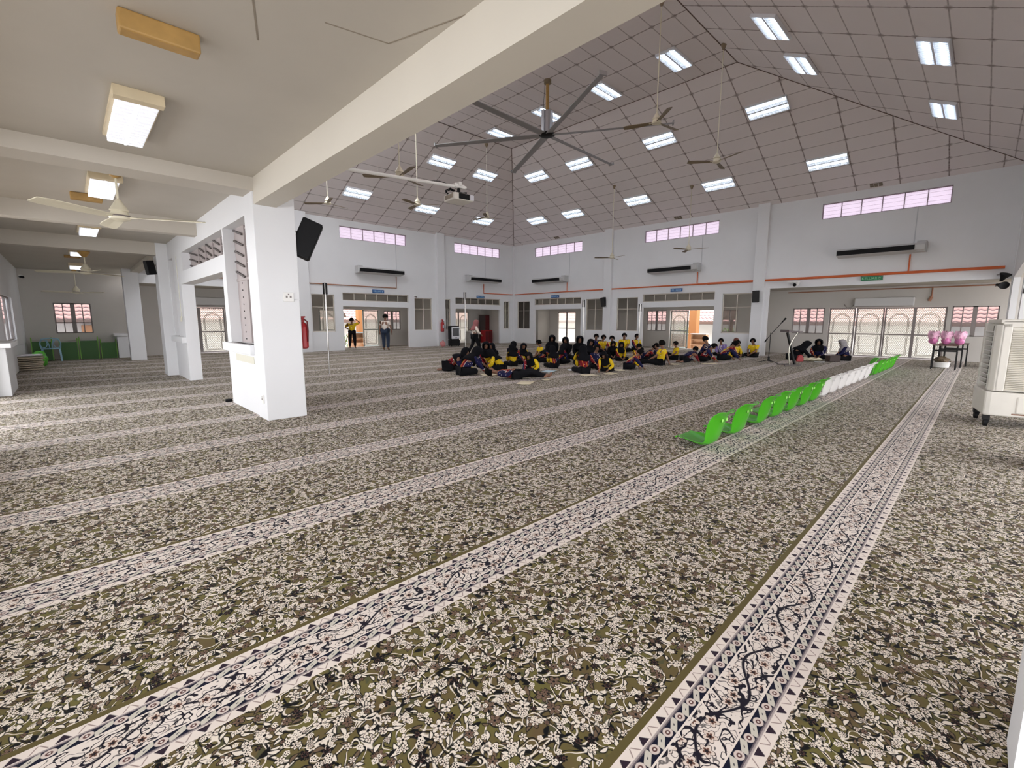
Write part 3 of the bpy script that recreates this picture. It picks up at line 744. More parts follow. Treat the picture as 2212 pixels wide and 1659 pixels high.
air_curtain((XB, 17.6, 3.60), -pi/2+pi, 2.2, 'air unit on the right wall nearest the corner') if False else None
for y, L_, z, lab in ((17.58, 2.35, 3.55, 'air unit on the right-hand wall nearest the corner'), (10.12, 2.35, 3.60, 'air unit on the right-hand wall between two clerestories and the middle doorway'), (2.75, 2.35, 3.66, 'largest air unit above the wide far-right bay')):
    air_curtain((XB, y, z), -pi/2, L_, lab, 1)
for x, L_, z, lab in ((11.05, 2.35, 3.60, 'air unit on the left-hand wall above the first doorway'), (17.6, 2.35, 3.60, 'air unit on the left-hand wall nearest the corner')):
    air_curtain((x, YA, z), 0, L_, lab, -1)
for loc, rz, lab in (((XO, 2.80, 1.98), -pi/2, 'white wall air conditioner above the four patterned doors'), ((4.45, YO, 2.02), 0, 'white wall air conditioner seen through the screen opening')):
    t = thing('wall_air_conditioner', lab, 'air conditioner', loc, rz)
    MB().box(-.9, .9, -.22, 0, 0, .33).build('casing', mat('ac_white', (.62, .61, .60), .4), t, bevel=.03)
    MB().box(-.85, .85, -.19, -.05, -.012, .0).build('air_outlet', ALUD, t)
    if rz: MB().tube([(-.9, -.06, .12), (-1.0, -.06, -.02), (-1.15, -.06, -.03), (-1.25, -.06, .10)], .012, 6).build('loose_cable', ALUD, t, smooth=True)

# conduits
tag(MB().tube([(XB-.055, YC+.2, 3.02), (XB-.055, 8.6, 3.01)], .045, 8).tube([(XB-.055, 8.6, 3.01), (XB-.055, 16.2, 3.0)], .032, 8).tube([(XB-.055, 16.2, 3.0), (XB-.055, YA-.14, 2.98)], .025, 8)
    .tube([(XB-.055, 1.95, 3.05), (XB-.055, 1.95, 3.60)], .022, 6).tube([(XB-.055, 9.07, 3.05), (XB-.055, 9.07, 3.55)], .022, 6).tube([(XB-.055, 16.45, 3.0), (XB-.055, 16.45, 3.50)], .020, 6).build('conduit', ORANGE, smooth=True), 'long orange conduit running along the right wall and around the corner', 'pipe')
tag(MB().tube([(XB-.14, YA-.045, 2.98), (17.75, YA-.045, 2.97), (17.75, YA-.045, 3.5)], .025, 8).build('conduit', ORANGE, smooth=True), 'short orange conduit on the left wall up to the air unit nearest the corner', 'pipe')
tag(MB().tube([(2.5, YA-.045, 3.02), (12.0, YA-.045, 2.99), (12.0, YA-.045, 3.55)], .022, 8).tube([(7.0, YA-.045, 3.01), (7.75, YA-.045, 3.01)], .035, 8).build('conduit', BRONZE, smooth=True), 'thin brown conduit on the left wall behind the steel pole', 'pipe')
tag(MB().tube([(XO-.03, -.3, 2.64), (XO-.03, 6.1, 2.62)], .022, 6).tube([(XO-.03, 1.45, 2.64), (XO-.03, 1.45, 2.30)], .022, 6).tube([(XO-.06, 1.45, 2.30), (XO-.06, 1.50, 2.14)], .05, 6).build('conduit', BRONZE, smooth=True), 'thin brown conduit above the four patterned doors', 'pipe')
for x, lab in ((12.05, 'pale cable strip above the left air unit'), (17.9, 'pale cable strip above the left air unit nearest the corner')):
    tag(MB().box(x-.012, x+.012, YA-.015, YA, 3.8, 5.08).build('cable_strip', mat('strip_grey', (.55, .56, .58), .6)), lab, 'cable')
for y, lab in ((16.35, 'pale cable strip above the right air unit nearest the corner'), (8.95, 'pale cable strip above the middle right air unit'), (1.9, 'pale cable strip above the largest air unit')):
    tag(MB().box(XB-.015, XB, y-.012, y+.012, 3.8, 5.08).build('cable_strip', MATS['strip_grey']), lab, 'cable')
for i, (y, x) in enumerate(((3.04, 20.10), (10.06, 20.11), (17.15, 20.09))):
    o = MB()
    for a in range(3):
        for b_ in range(2): o.box(-.17+.12*a, -.07+.12*a, -.09+.10*b_, -.01+.10*b_, -.004, .004)
    o = o.build('ceiling_vent', mat('vent_olive', (.22, .18, .13), .8)); tag(o, ('small brown air vent in the ceiling edge above the rightmost clerestory', 'small brown ceiling vent above the middle right clerestory', 'small brown ceiling vent nearest the corner')[i], 'vent', 'ceiling edge vents')
    z = Vector((KS, 0, 1)).normalized(); xx = Vector((0, 1, 0)); M = Matrix((xx, z.cross(xx), z)).transposed().to_4x4(); M.translation = Vector((x, y, zB(x)-.012)); o.matrix_world = M

# ------------------------------------------------------------------ signs
def text_mesh(body, size, m, parent, loc, rot, name='lettering', depth=.004):
    cu = bpy.data.curves.new('t', 'FONT'); cu.body = body; cu.size = size; cu.align_x = 'CENTER'; cu.align_y = 'CENTER'; cu.extrude = depth
    o = bpy.data.objects.new('t', cu); COL.objects.link(o)
    bpy.context.view_layer.update()
    me = bpy.data.meshes.new_from_object(o.evaluated_get(bpy.context.evaluated_depsgraph_get())); bpy.data.objects.remove(o)
    me.materials.clear(); me.materials.append(m)
    p = bpy.data.objects.new(name, me); COL.objects.link(p); p.parent = parent; p.location = loc; p.rotation_euler = rot
    return p
def sign(loc, rz, w, h, m, tm, lab):
    t = thing('exit_sign', lab, 'sign', loc, rz)
    MB().box(-w/2, w/2, -.06, 0, -h/2, h/2).build('sign_box', m, t, bevel=.005)
    text_mesh('KELUAR', h*.80, tm, t, (-w*.10, -.064, -.005), (pi/2, 0, 0))
    MB().tube([(w*.36, -.064, .0), (w*.36, -.066, -.0)], h*.25, 10).box(w*.33, w*.40, -.066, -.062, -h*.35, h*.1).build('pictogram', tm, t)
    return t
sign((XB-.01, 2.90, 2.885), -pi/2, .60, .15, SIGNG, SIGNT, 'green exit sign above the wide far-right bay')
sign((XB-.01, 10.02, 2.80), -pi/2, .56, .15, SIGNB, SIGNTB, 'blue sign above the doorway behind the rightmost seated boys')
sign((XB-.01, 17.33, 2.76), -pi/2, .56, .14, SIGNB, SIGNTB, 'blue sign above the doorway right of the corner')
sign((11.0, YA-.01, 2.79), 0, .60, .15, SIGNB, SIGNTB, 'blue sign above the doorway where two people stand')
sign((17.5, YA-.01, 2.75), 0, .56, .14, SIGNB, SIGNTB, 'blue sign above the doorway behind the black cooler')

# ------------------------------------------------------------------ loudspeakers, cameras
def speaker(loc, rz, s, lab, tilt=.25):
    t = thing('loudspeaker', lab, 'speaker', loc, rz)
    h, w, d = .55*s, .30*s, .28*s
    m = MB(); a = [(-w/2, -d/2), (w/2, -d/2), (w*.28, d/2), (-w*.28, d/2)]
    b = m.prism(a, (0, 0, -h/2), (1, 0, 0), (0, 1, 0), (0, 0, h)).build('cabinet', BLACK, t, bevel=.02*s); b.rotation_euler = (tilt, 0, 0)
    g = MB().box(-w*.44, w*.44, -d/2-.008, -d/2, -h*.46, h*.46).build('grille', mat('speaker_grille', (.02, .02, .02), .7), t, bevel=.004); g.rotation_euler = (tilt, 0, 0)
    MB().tube([(0, d*.3, h*.15), (0, d*.9, h*.25)], .012*s+.004, 6).build('bracket', ALU, t)
    return t
speaker((2.62, 7.05, 2.60), R(70), 1.0, 'big tilted black loudspeaker on the hall side of the white pillar', .42)
speaker((1.60, 14.56, 2.70), R(-75), .62, 'black loudspeaker on the far aisle pillar', .15)
speaker((XB-.22, 13.85, 2.36), R(-90), .85, 'black loudspeaker on the right wall pier left of the middle doorway')
speaker((XB-.30, 6.50, 2.38), R(-90), .85, 'black loudspeaker beside the wide bay, right of the windows', .1)
for z, tl, lab in ((2.80, .6, 'upper black horn speaker at the far right wall end'), (2.47, -.1, 'lower black horn speaker at the far right wall end')):
    t = thing('horn_speaker', lab, 'speaker', (XB-.3, -.28, z), R(-45))
    b = MB().lathe([(.16, 0), (.15, .02), (.07, .14), (.045, .22)], n=14, sy=.7).build('horn', BLACK, t, smooth=True); b.rotation_euler = (R(-80) if tl < 0 else R(-150), 0, 0)
    MB().tube([(0, .2, 0), (.05, .3, 0)], .015, 6).build('bracket', ALU, t)
t = thing('television', 'flat black screen seen edge-on at the right picture edge', 'television', (9.6, -.375, 2.13))
b = MB().box(-.45, .45, -.012, .012, -.30, .30).build('screen_body', BLACK, t, bevel=.006); b.rotation_euler = (R(6), 0, 0)
MB().box(-.1, .1, -.07, -.01, -.1, .1).build('wall_mount', BLACKM, t)
def cctv(loc, rz, lab, m=BLACK):
    t = thing('security_camera', lab, 'camera', loc, rz)
    MB().lathe([(.05, .05), (.055, .02), (.05, 0)], n=12).build('base', WHITEP, t)
    b = MB().tube([(0, .03, 0), (0, -.12, -.03)], .04, 10).build('camera_body', m, t, smooth=True)
    return t
cctv((-1.0, 22.75, 2.85), R(30), 'small dark security camera high in the far aisle corner')
cctv((13.05, YA-.08, 2.62), R(0), 'small grey security camera beside the left wall doorway transom', ALU)
t = thing('security_camera', 'white camera cluster under the orange conduit above the wide bay', 'camera', (XB-.2, 5.15, 2.83), R(-90))
MB().tube([(0, .1, 0), (0, -.16, -.05)], .055, 10).build('camera_body', WHITEP, t, smooth=True); MB().box(-.2, .05, -.1, .15, .02, .06).build('mount_plate', WHITEP, t); t.scale = (1.4, 1.4, 1.4); MB().tube([(0, -.161, -.05), (0, -.17, -.052)], .045, 10).build('lens', BLACK, t)

# sockets and small things on the pillars
def plate(loc, rz, w, h, lab, nm='wall_socket'):
    t = thing(nm, lab, 'socket', loc, rz)
    MB().box(-w/2, w/2, -.02, 0, -h/2, h/2).build('cover_plate', WHITEP, t, bevel=.004)
    MB().box(-w*.28, -w*.1, -.023, -.02, -h*.1, h*.12).box(w*.1, w*.28, -.023, -.02, -h*.1, h*.12).box(-w*.07, w*.07, -.023, -.02, h*.2, h*.34).build('slots', ALUD, t)
    return t
plate((2.30, 6.98, 1.755), 0, .14, .13, 'white double socket high on the near white pillar')
plate((1.92, 7.12, .30), -pi/2, .08, .12, 'white socket low on the side of the near pillar')
tag(MB().box(2.36, 2.37, 6.965, 6.98, 1.72, 1.73).tube([(2.37, 6.97, 1.725), (2.45, 6.97, 1.715), (2.452, 6.972, 0.1)], .003, 5).build('wire', mat('wire_grey', (.5, .5, .5), .6)), 'thin grey wire running down the near pillar edge', 'wire')
tag(MB().box(1.955-.012, 1.955, 7.55, 8.55, .77, .88).build('cover_strip', mat('strip_cream', (.62, .60, .50), .6)), 'cream strip below the ledge of the screen window', 'panel')
t = thing('door_stop', 'small black rubber stop on the carpet left of the near pillar', 'stopper', (1.90, 9.12, 0)); MB().box(-.05, .05, -.03, .03, 0, .05).build('wedge', BLACK, t, bevel=.01)
tag(MB().tube([(1.90, 12.95, 2.85), (1.90, 12.95, 1.45)], .006, 6).tube([(1.90, 12.95, 1.5), (1.89, 12.97, 1.38)], .02, 6).build('hanging_cord', mat('cord_cream', (.6, .58, .48), .6)), 'thin hanging cord with a plug on the screen wall', 'cord')

# ------------------------------------------------------------------ fire extinguishers
def extinguisher(loc, rz, s, lab):
    t = thing('fire_extinguisher', lab, 'fire extinguisher', loc, rz)
    MB().lathe([(.05, 0), (.075, .02), (.078, .36), (.06, .42), (.025, .45)], n=18).build('cylinder', RED, t, smooth=True)
    MB().lathe([(.022, .44), (.022, .50), (.03, .51), (.03, .53)], n=10).box(-.06, .05, -.012, .012, .53, .55).build('valve_handle', RED, t)
    MB().tube([(.03, 0, .50), (.09, 0, .46), (.10, 0, .30), (.085, 0, .12)], .012, 6).build('hose', REDD, t, smooth=True)
    MB().box(-.03, .03, -.084, -.077, .16, .30).build('label_plate', mat('label_white', (.75, .78, .85), .5), t)
    t.scale = (s, s, s); return t
extinguisher((2.535, 7.14, 1.0), R(-60), .88, 'large red fire extinguisher hanging behind the near pillar')
extinguisher((14.58, YA-.28, .78), R(0), 1.2, 'red fire extinguisher on the left wall pier above the pink bag')

# ------------------------------------------------------------------ steel queue poles
for (x, y, h), lab, par in (((4.86, 11.97, 2.38), 'tall steel net pole nearest the white pillar', True), ((11.2, 14.2, 2.50), 'tall steel net pole behind the walking woman', True),
                       ((14.9, 11.26, 2.24), 'tall thin steel pole among the seated girls', False), ((16.16, 9.47, 2.07), 'tall thin steel pole left of the middle doorway', False)):
    t = thing('steel_pole', lab, 'pole', (x, y, 0), 0, 'steel poles standing on the carpet')
    MB().tube([(0, 0, 0), (0, 0, h-.30)], .022, 12).build('shaft', STEEL, t, smooth=True)
    MB().tube([(0, 0, h-.30), (0, 0, h)], .024, 12).build('sleeve', STEEL, t, smooth=True)
    MB().box(-.05, -.028, -.03, .03, h-.30, h-.01).box(.028, .05, -.03, .03, h-.30, h-.01).build('clamp', BLACKM, t).rotation_euler = (0, 0, R(-45))
    MB().lathe([(.045, 0), (.045, .012), (.03, .02)], n=14).build('foot', ALU, t)

# ------------------------------------------------------------------ row of bucket seats on the carpet
def seat_proto():
    prof = [(.30, .085, .80), (.26, .070, .92), (.18, .045, 1.0), (.08, .022, 1.0), (0, .018, .98), (-.06, .045, .95), (-.095, .11, .93), (-.125, .20, .98), (-.150, .30, 1.0), (-.175, .375, .97), (-.215, .42, .90), (-.255, .435, .80)]
    W_ = .43; rows = []
    n = 12
    for i, (y, z, w) in enumerate(prof):
        t = i/(len(prof)-1); r = []
        for k in range(n+1):
            q = -1+2*k/n; x = q*W_/2*w
            back = max(0, min(1, (t-.42)/.2)); pan = 1-back
            r.append((x, y+back*.075*abs(q)**2.4-(.015*abs(q)**6 if t > .9 else 0), z+pan*.050*abs(q)**3*(1 if t > .1 else .3)+(.02*(abs(q)-.5) if t > .95 else 0)))
        rows.append(r)
    m = MB(); m.grid(rows)
    return m
SP = thing('bucket_seat', '', 'seat', (0, 0, 0))
shell = seat_proto().build('seat_shell', GREEN, SP, smooth=True)
md = shell.modifiers.new('s', 'SOLIDIFY'); md.thickness = .012; md.offset = 1
md = shell.modifiers.new('u', 'SUBSURF'); md.levels = 1; md.render_levels = 1
g = MB()
for x in (-.07, -.02, .03, .08): g.box(x-.010, x+.010, .06, .14, .034, .0375)
g.build('drain_slots', mat('slot_dark', (.01, .06, .01), .6), SP)
g = MB()
for x in (-.055, .055): g.lathe([(.018, -.004), (.018, .004)], (0, 0, 0), 10); nv = 20; vs = g.v[-nv:]; g.v[-nv:] = [(x+v[0], -.148+v[2]*.5-.02, .335+v[1]) for v in vs]
g.build('fixing_holes', mat('slot_pale', (.35, .75, .15), .5), SP)
rim = MB().tube([r for r in [(-.19, .30, .09), (-.08, .305, .082), (.08, .305, .082), (.19, .30, .09)]], .011, 8).build('front_lip', GREEN, SP, smooth=True)
SX = [5.14, 5.89, 6.73, 7.37, 8.01, 8.68, 9.3, 10.0, 10.62, 11.25, 11.9, 12.5, 13.1, 13.75, 14.4, 15.0, 15.6, 16.2, 16.8, 17.4]
ordn = ['first', 'second', 'third', 'fourth', 'fifth', 'sixth', 'seventh']
for i, x in enumerate(SX):
    white = 7 <= i <= 13
    if i < 7: lab = '%s green bucket seat from the near end of the row%s' % (ordn[i], ', with its whole pan visible' if i == 0 else ', beside the first white one' if i == 6 else '')
    elif white: lab = '%s white bucket seat of the row counted from the near end' % ordn[i-7]
    else: lab = '%s green bucket seat beyond the white ones' % ordn[i-14]
    o = SP if i == 0 else dup(SP)
    o['label'] = lab; o['group'] = 'bucket seats lined up on the carpet'
    o.location = (x+.03, 2.08-.012*i, 0); o.rotation_euler = (0, 0, R(random.uniform(-4, 3)))
    if i == 14: o.rotation_euler = (R(-8), 0, R(20)); o.location.z = .04
    if white:
        for c in o.children:
            if c.name.startswith(('seat_shell', 'front_lip')): c.material_slots[0].link = 'OBJECT'; c.material_slots[0].material = WHITES
            else: c.material_slots[0].link = 'OBJECT'; c.material_slots[0].material = mat('slot_grey', (.45, .44, .43), .6)

# ------------------------------------------------------------------ air coolers
t = thing('air_cooler', 'large white mobile air cooler with slatted front at the right edge', 'air cooler', (8.90, -.10, 0), R(9))
# local: +x away from camera, -y to the right
D_, W_, Z0 = .78, 1.15, .14
tank = MB()
tank.prism([(0.02, 0), (D_-.02, 0), (D_, -.0), (D_, -W_), (0.0, -W_), (0, -.06)], (0, 0, Z0+.02), (1, 0, 0), (0, 1, 0), (0, 0, .33)).build('water_tank', OFFW, t, bevel=.03)
MB().box(-.012, .02, -.95, -.30, Z0+.07, Z0+.30).build('tank_panel', OFFW, t, bevel=.02)
MB().box(.0, .01, -.98, -.27, Z0+.05, Z0+.07).build('tank_seam', BRONZE, t)
b = MB()
b.box(.03, D_-.03, -W_+.03, -.10, .50, 1.44)                                     # inner body
b.box(0, .05, -.17, -.07, .50, 1.42); b.box(0, .05, -W_, -.07, 1.36, 1.46); b.box(0, .05, -W_, -W_+.1, .5, 1.42)   # front frame
b.prism([(0, -.07), (.06, -.02), (.12, -.02), (.12, -.11), (0, -.11)], (0, 0, .50), (1, 0, 0), (0, 1, 0), (0, 0, .90))
b.box(.0, D_, -W_, -.05, 1.42, 1.47); b.box(D_-.1, D_, -.12, -.02, .5, 1.42)
b.build('body', OFFW, t, bevel=.012)
g = MB()
for k in range(34): z = .535+.024*k; g.obox((.018, -.63, z), (.016, 0, .004), (0, .455, 0), (0, 0, .0035))
g.build('front_slats', mat('slat_cream', (.62, .58, .49), .45), t)
MB().box(.035, .045, -1.08, -.17, .52, 1.36).build('filter_pad', mat('pad_dark', (.05, .055, .05), .9), t)
g = MB()
for k in range(12): z = .56+.066*k; g.obox((.40, -.055, z), (.27, 0, 0), (0, .035, .018), (0, 0, .004))
g.box(.12, .15, -.10, -.02, .52, 1.38)
g.build('side_louvers', WHITEP, t)
MB().box(.14, .66, -.105, -.095, .52, 1.38).build('side_opening', mat('opening_grey', (.16, .15, .13), .8), t)
for x, y in ((.07, -.05), (.07, -W_+.1), (D_-.08, -.05), (D_-.08, -W_+.1)):
    w = MB(); w.tube([(x, y-.02, .055), (x, y+.02, .055)], .055, 16); w.build('caster_wheel', BLACK, t, smooth=True)
    c = MB().box(x-.035, x+.035, y-.035, y+.035, .09, Z0+.03).bar((x, y-.03, .13), (x+.03, y-.03, .05), .01, .05).build('caster_fork', BLACKM, t)
t.scale = (.98, 1, .99)
t = thing('evaporative_cooler', 'black and white standing cooler against the left wall pier', 'air cooler', (14.98, 19.98, 0), R(-20))
MB().box(-.27, .27, -.2, .25, .05, .36).box(-.27, .27, -.12, .25, .36, 1.10).build('body', BLACK, t, bevel=.03)
MB().box(-.19, .26, -.22, -.12, .40, 1.04).build('front_panel', mat('panel_silver', (.62, .63, .66), .35), t, bevel=.03)
MB().box(-.14, .21, -.228, -.215, .56, .98).build('outlet_grille', mat('grille_black', (.015, .015, .018), .3), t, bevel=.01)
MB().box(.0, .10, -.228, -.218, .46, .49).build('display', BLACK, t)
for x in (-.2, .2):
    for y in (-.15, .2): MB().tube([(x-.015, y, .03), (x+.015, y, .03)], .03, 10).build('wheel', BLACKM, t)

# ------------------------------------------------------------------ lectern and microphone stand
t = thing('lectern', 'slim black lectern with a curved silver strut on the carpet', 'lectern', (16.45, 4.25, 0), R(-44.1))
MB().bar((-.12, 0, 1.05), (.20, 0, .03), .045, .075, up=(0, 1, 0)).build('leg_frame', BLACKM, t)
g = MB().box(-.14, .28, -.15, .30, 1.07, 1.10).box(-.17, -.11, -.16, .31, 1.06, 1.14).build('reading_top', mat('top_grey', (.13, .10, .10), .5), t, bevel=.006)
MB().tube([(.18, -.05, 1.07), (.05, -.05, .85), (-.05, -.05, .60), (-.05, -.05, .35), (.0, -.05, .04)], .018, 10).build('curved_strut', mat('silver_strut', (.72, .70, .60), .25, metal=.6), t, smooth=True)
MB().box(-.20, .30, -.16, -.10, 0, .04).box(-.20, .30, .24, .30, 0, .04).box(.02, .10, -.12, .28, 0, .04).build('base', mat('base_grey', (.12, .10, .09), .5), t)
t = thing('microphone_stand', 'black microphone stand with angled boom beside the lectern', 'microphone stand', (17.0, 5.0, 0), R(-44.1))
MB().tube([(0, 0, .10), (0, 0, 1.02)], .013, 8).bar((0, 0, .06), (0, 0, .22), .05, .05, up=(1, 0, 0)).build('upright', BLACKM, t)
MB().tube([(-.16, 0, .74), (.06, 0, 1.02), (.35, 0, 1.36)], .010, 8).tube([(-.18, 0, .70), (-.10, 0, .82)], .022, 8).build('boom', BLACK, t, smooth=True)
MB().tube([(.33, 0, 1.34), (.44, 0, 1.47)], [.018, .024], 10).tube([(.44, 0, 1.47), (.47, 0, 1.505)], [.032, .028], 10).build('microphone', BLACK, t, smooth=True)
for k in range(3):
    a = R(170+120*k); MB().tube([(0, 0, .10), (.38*cos(a), .38*sin(a), .012)], .012, 6).build('leg', BLACKM, t)

# ------------------------------------------------------------------ desks with pink bags
def desk(loc, rz, lab):
    t = thing('school_desk', lab, 'desk', loc, rz, 'black framed desks under the pink bags')
    MB().box(-.28, .28, -.25, .25, .70, .73).build('desk_top', mat('desk_wood', (.10, .05, .035), .5), t, bevel=.004)
    for x in (-.26, .26):
        for y in (-.22, .22): MB().bar((x, y, 0), (x*.98, y, .70), .028, .028, up=(1, 0, 0)).build('leg', BLACKM, t)
    MB().box(-.27, .27, -.23, -.20, .53, .56).box(-.27, .27, .2, .23, .53, .56).box(-.27, -.25, -.22, .22, .53, .55).box(.25, .27, -.22, .22, .53, .55).build('side_rails', BLACKM, t)
    return t
desk((18.65, .74, 0), R(90), 'nearest black framed desk under the pink bags')
desk((19.78, .66, 0), R(90), 'middle black framed desk under the pink bags'); desk((20.34, .56, 0), R(90), 'rearmost black framed desk under the pink bags')
PINKB = mat('pink_plastic_bag', (.66, .20, .42), .35, vary=.35, vscale=9, alpha=1)
PINKT = mat('pink_bag_top', (.80, .45, .60), .4, vary=.3, vscale=14)
def blob(name, c, r, m, parent, seed, amp=.22, n=18, k=12, tuft=0):
    rnd = random.Random(seed); ph = [rnd.uniform(0, 6.28) for _ in range(8)]
    rows = []
    for i in range(k+1):
        f = pi*i/k; row = []
        for j in range(n):
            a = 2*pi*j/n; q = 1+amp*(sin(3*a+ph[0]+f*2)*.4+sin(5*a+ph[1]-f*3)*.35+sin(7*f+ph[2]+a)*.3)
            row.append((c[0]+r[0]*sin(f)*cos(a)*q, c[1]+r[1]*sin(f)*sin(a)*q, c[2]-r[2]*cos(f)*(q if f > 1.2 else 1)))
        rows.append(row)
    return MB().grid(rows, closed=True).build(name, m, parent, smooth=True)
for x, y, s, lab in ((18.66, 1.03, .92, 'left pink plastic gift bag on the desks'), (18.66, .745, .92, 'middle pink plastic gift bag on the desks'), (18.66, .46, .93, 'right pink plastic gift bag on the desks')):
    t = thing('gift_bag', lab, 'bag', (x, y, .73), 0, 'pink gift bags')
    blob('bag_body', (0, 0, .125*s), (.12, .115*s, .125*s), PINKB, t, int(y*100), .16)
    m = MB()
    rnd = random.Random(int(x*y*99))
    rows = []
    for i in range(6):
        rr = (.10, .125, .14, .15, .14, .10)[i]*s; z = .17+.05*i
        rows.append([(rr*cos(2*pi*j/22)*(1+.14*sin(5*j+i)), rr*sin(2*pi*j/22)*(1+.14*cos(4*j+i)), z*s+.03*sin(3*j+i)) for j in range(22)])
    m.grid(rows, closed=True).build('gathered_top', PINKT, t, smooth=True)
t = thing('basket', 'white basket with a dark bundle under the desks', 'basket', (19.22, .82, 0))
MB().lathe([(.15, 0), (.19, .02), (.21, .16), (.22, .18), (.20, .175)], n=18).build('tub', WHITEP, t, smooth=True)
blob('bundle', (0, 0, .24), (.20, .17, .10), mat('bundle_brown', (.14, .10, .06), .8, vary=.6, vscale=18), t, 4, .3)

# ------------------------------------------------------------------ far aisle end: green desks, chair, mats
def green_desk(x, s, lab):
    t = thing('reading_desk', lab, 'desk', (x, 22.62, 0), 0, 'green partition desks at the aisle end')
    w, h = .50*s, .80*s
    lg = mat('light_green_edge', (.16, .42, .03), .4)
    for k in (-1, 1):
        MB().prism([(0, 0), (.34, 0), (.34, h*.86), (.08, h+.02), (0, h*.90)], (k*w/2-.012, -.2, 0), (0, 1, 0), (0, 0, 1), (.024, 0, 0)).build('side_board', lg, t)
    MB().box(-w/2+.012, w/2-.012, -.19, -.165, .0, h*.84).build('front_panel', GREEND, t)
    MB().box(-w/2+.012, w/2-.012, -.165, .12, h*.80, h*.83).build('desk_shelf', GREEND, t)
    return t
green_desk(-.72, .98, 'green partition desk behind the blue chair'); green_desk(-.06, .92, 'green partition desk right of the blue chair, below the window left half')
green_desk(.47, .98, 'tallest green partition desk in the middle below the window'); green_desk(1.00, .86, 'rightmost green partition desk beside the white ledge')
t = thing('plastic_chair', 'pale blue plastic chair in front of the green desks', 'chair', (-.50, 22.15, 0), R(0))
g = MB()
for x in (-.16, .16):
    pts = [(x+.085*cos(a), -.19+.02*sin(a), .60+.13*sin(a)) for a in [2*pi*k/14 for k in range(15)]]; g.tube(pts, .011, 6, cap=False)
for x in (-.04, .04): g.tube([(x*.7, -.16, .44), (x, -.20, .60), (x*2.2, -.22, .74)], .014, 6)
g.tube([(-.23, -.18, .44), (-.25, -.21, .62), (-.2, -.23, .76), (0, -.24, .79), (.2, -.23, .76), (.25, -.21, .62), (.23, -.18, .44)], .020, 8)
g.build('backrest', BLUEC, t, smooth=True)
MB().box(-.23, .23, -.19, .23, .41, .44).build('seat', BLUEC, t, bevel=.012)
for x in (-.21, .21):
    for y in (-.18, .2): MB().bar((x, y, .42), (x*1.12, y*1.1, 0), .045, .03, up=(0, 1, 0)).build('leg', BLUEC, t, bevel=.005)
for k in range(8):
    m = MB(); z = .055*k; rr = random.Random(k)
    P1 = []
    for i in range(9):
        q = i/8; yy = -.30+.60*q; P1.append([(xx, yy, z+.028+.012*sin(6*q+k)+rr.uniform(-.004, .004)) for xx in [-.36+.72*j/8 for j in range(9)]])
    o = m.grid(P1).build('folded_mat', mat('mat_beige', (.50, .44, .33), .85, vary=.2, vscale=10) if k < 7 else mat('mat_white', (.70, .69, .72), .6), None, smooth=True, solid=.030)
    o.location = (-.98+rr.uniform(-.02, .02), 18.75, 0); o.rotation_euler = (0, 0, R(rr.uniform(-4, 4)))
    tag(o, ['lowest beige folded mat of the pile beside the aisle wall', 'second beige folded mat from the floor beside the aisle wall', 'third beige folded mat from the floor beside the aisle wall', 'fourth beige folded mat from the floor beside the aisle wall',
            'fifth beige folded mat from the floor beside the aisle wall', 'sixth beige folded mat from the floor beside the aisle wall', 'top beige folded mat just under the white cover', 'shiny white cover sheet on top of the mat pile'][k], 'mat', 'folded mats piled beside the aisle wall')
o = blob('plastic_bag', (-.72, 19.6, .23), (.20, .22, .23), mat('lime_bag', (.12, .55, .05), .4, vary=.5, vscale=9), None, 3, .25); tag(o, 'bright lime green bag behind the mat pile', 'bag')

# red cabinet corner behind the left doorway
t = thing('cabinet', 'low red cabinet in the corridor behind the black cooler', 'cabinet', (19.0, 21.9, 0)); MB().box(-.35, .30, -.2, .2, 0, .78).build('body', RED, t, bevel=.01); MB().box(-.30, -.02, -.215, -.2, .05, .72).box(.01, .26, -.215, -.2, .05, .72).build('door', REDD, t)
t = thing('cabinet', 'tall dark cabinet in the corridor beside the red one', 'cabinet', (19.35, 22.55, 0)); MB().box(-.18, .18, -.3, .3, 0, 1.75).build('body', mat('cab_dark', (.07, .05, .05), .6), t, bevel=.01); MB().box(-.16, .16, -.31, -.3, .05, 1.7).build('door', REDD, t)
t = thing('side_table', 'white table in the corridor beside the red cabinet', 'table', (18.1, 22.3, 0)); MB().box(-.4, .4, -.25, .25, .70, .73).build('table_top', WHITEP, t, bevel=.004); MB().box(-.38, .38, -.23, .23, 0, .70).build('table_skirt', mat('skirt_grey', (.5, .49, .47), .8), t)
o = blob('bundle', (18.2, 22.3, .825), (.26, .12, .09), mat('bundle_tan', (.30, .20, .12), .8, vary=.5, vscale=18), None, 11, .3); tag(o, 'brown bundle on the white corridor table', 'bundle')
t = thing('tote_bag', 'pink striped bag on the floor beside the black cooler', 'bag', (14.35, 20.15, 0), R(10))
blob('bag_body', (0, 0, .14), (.20, .10, .15), PINK, t, 8, .12); MB().tube([(-.08, -.03, .24), (-.06, -.03, .33), (.04, -.03, .33), (.06, -.03, .24)], .008, 6).build('handle', PINK, t, smooth=True)

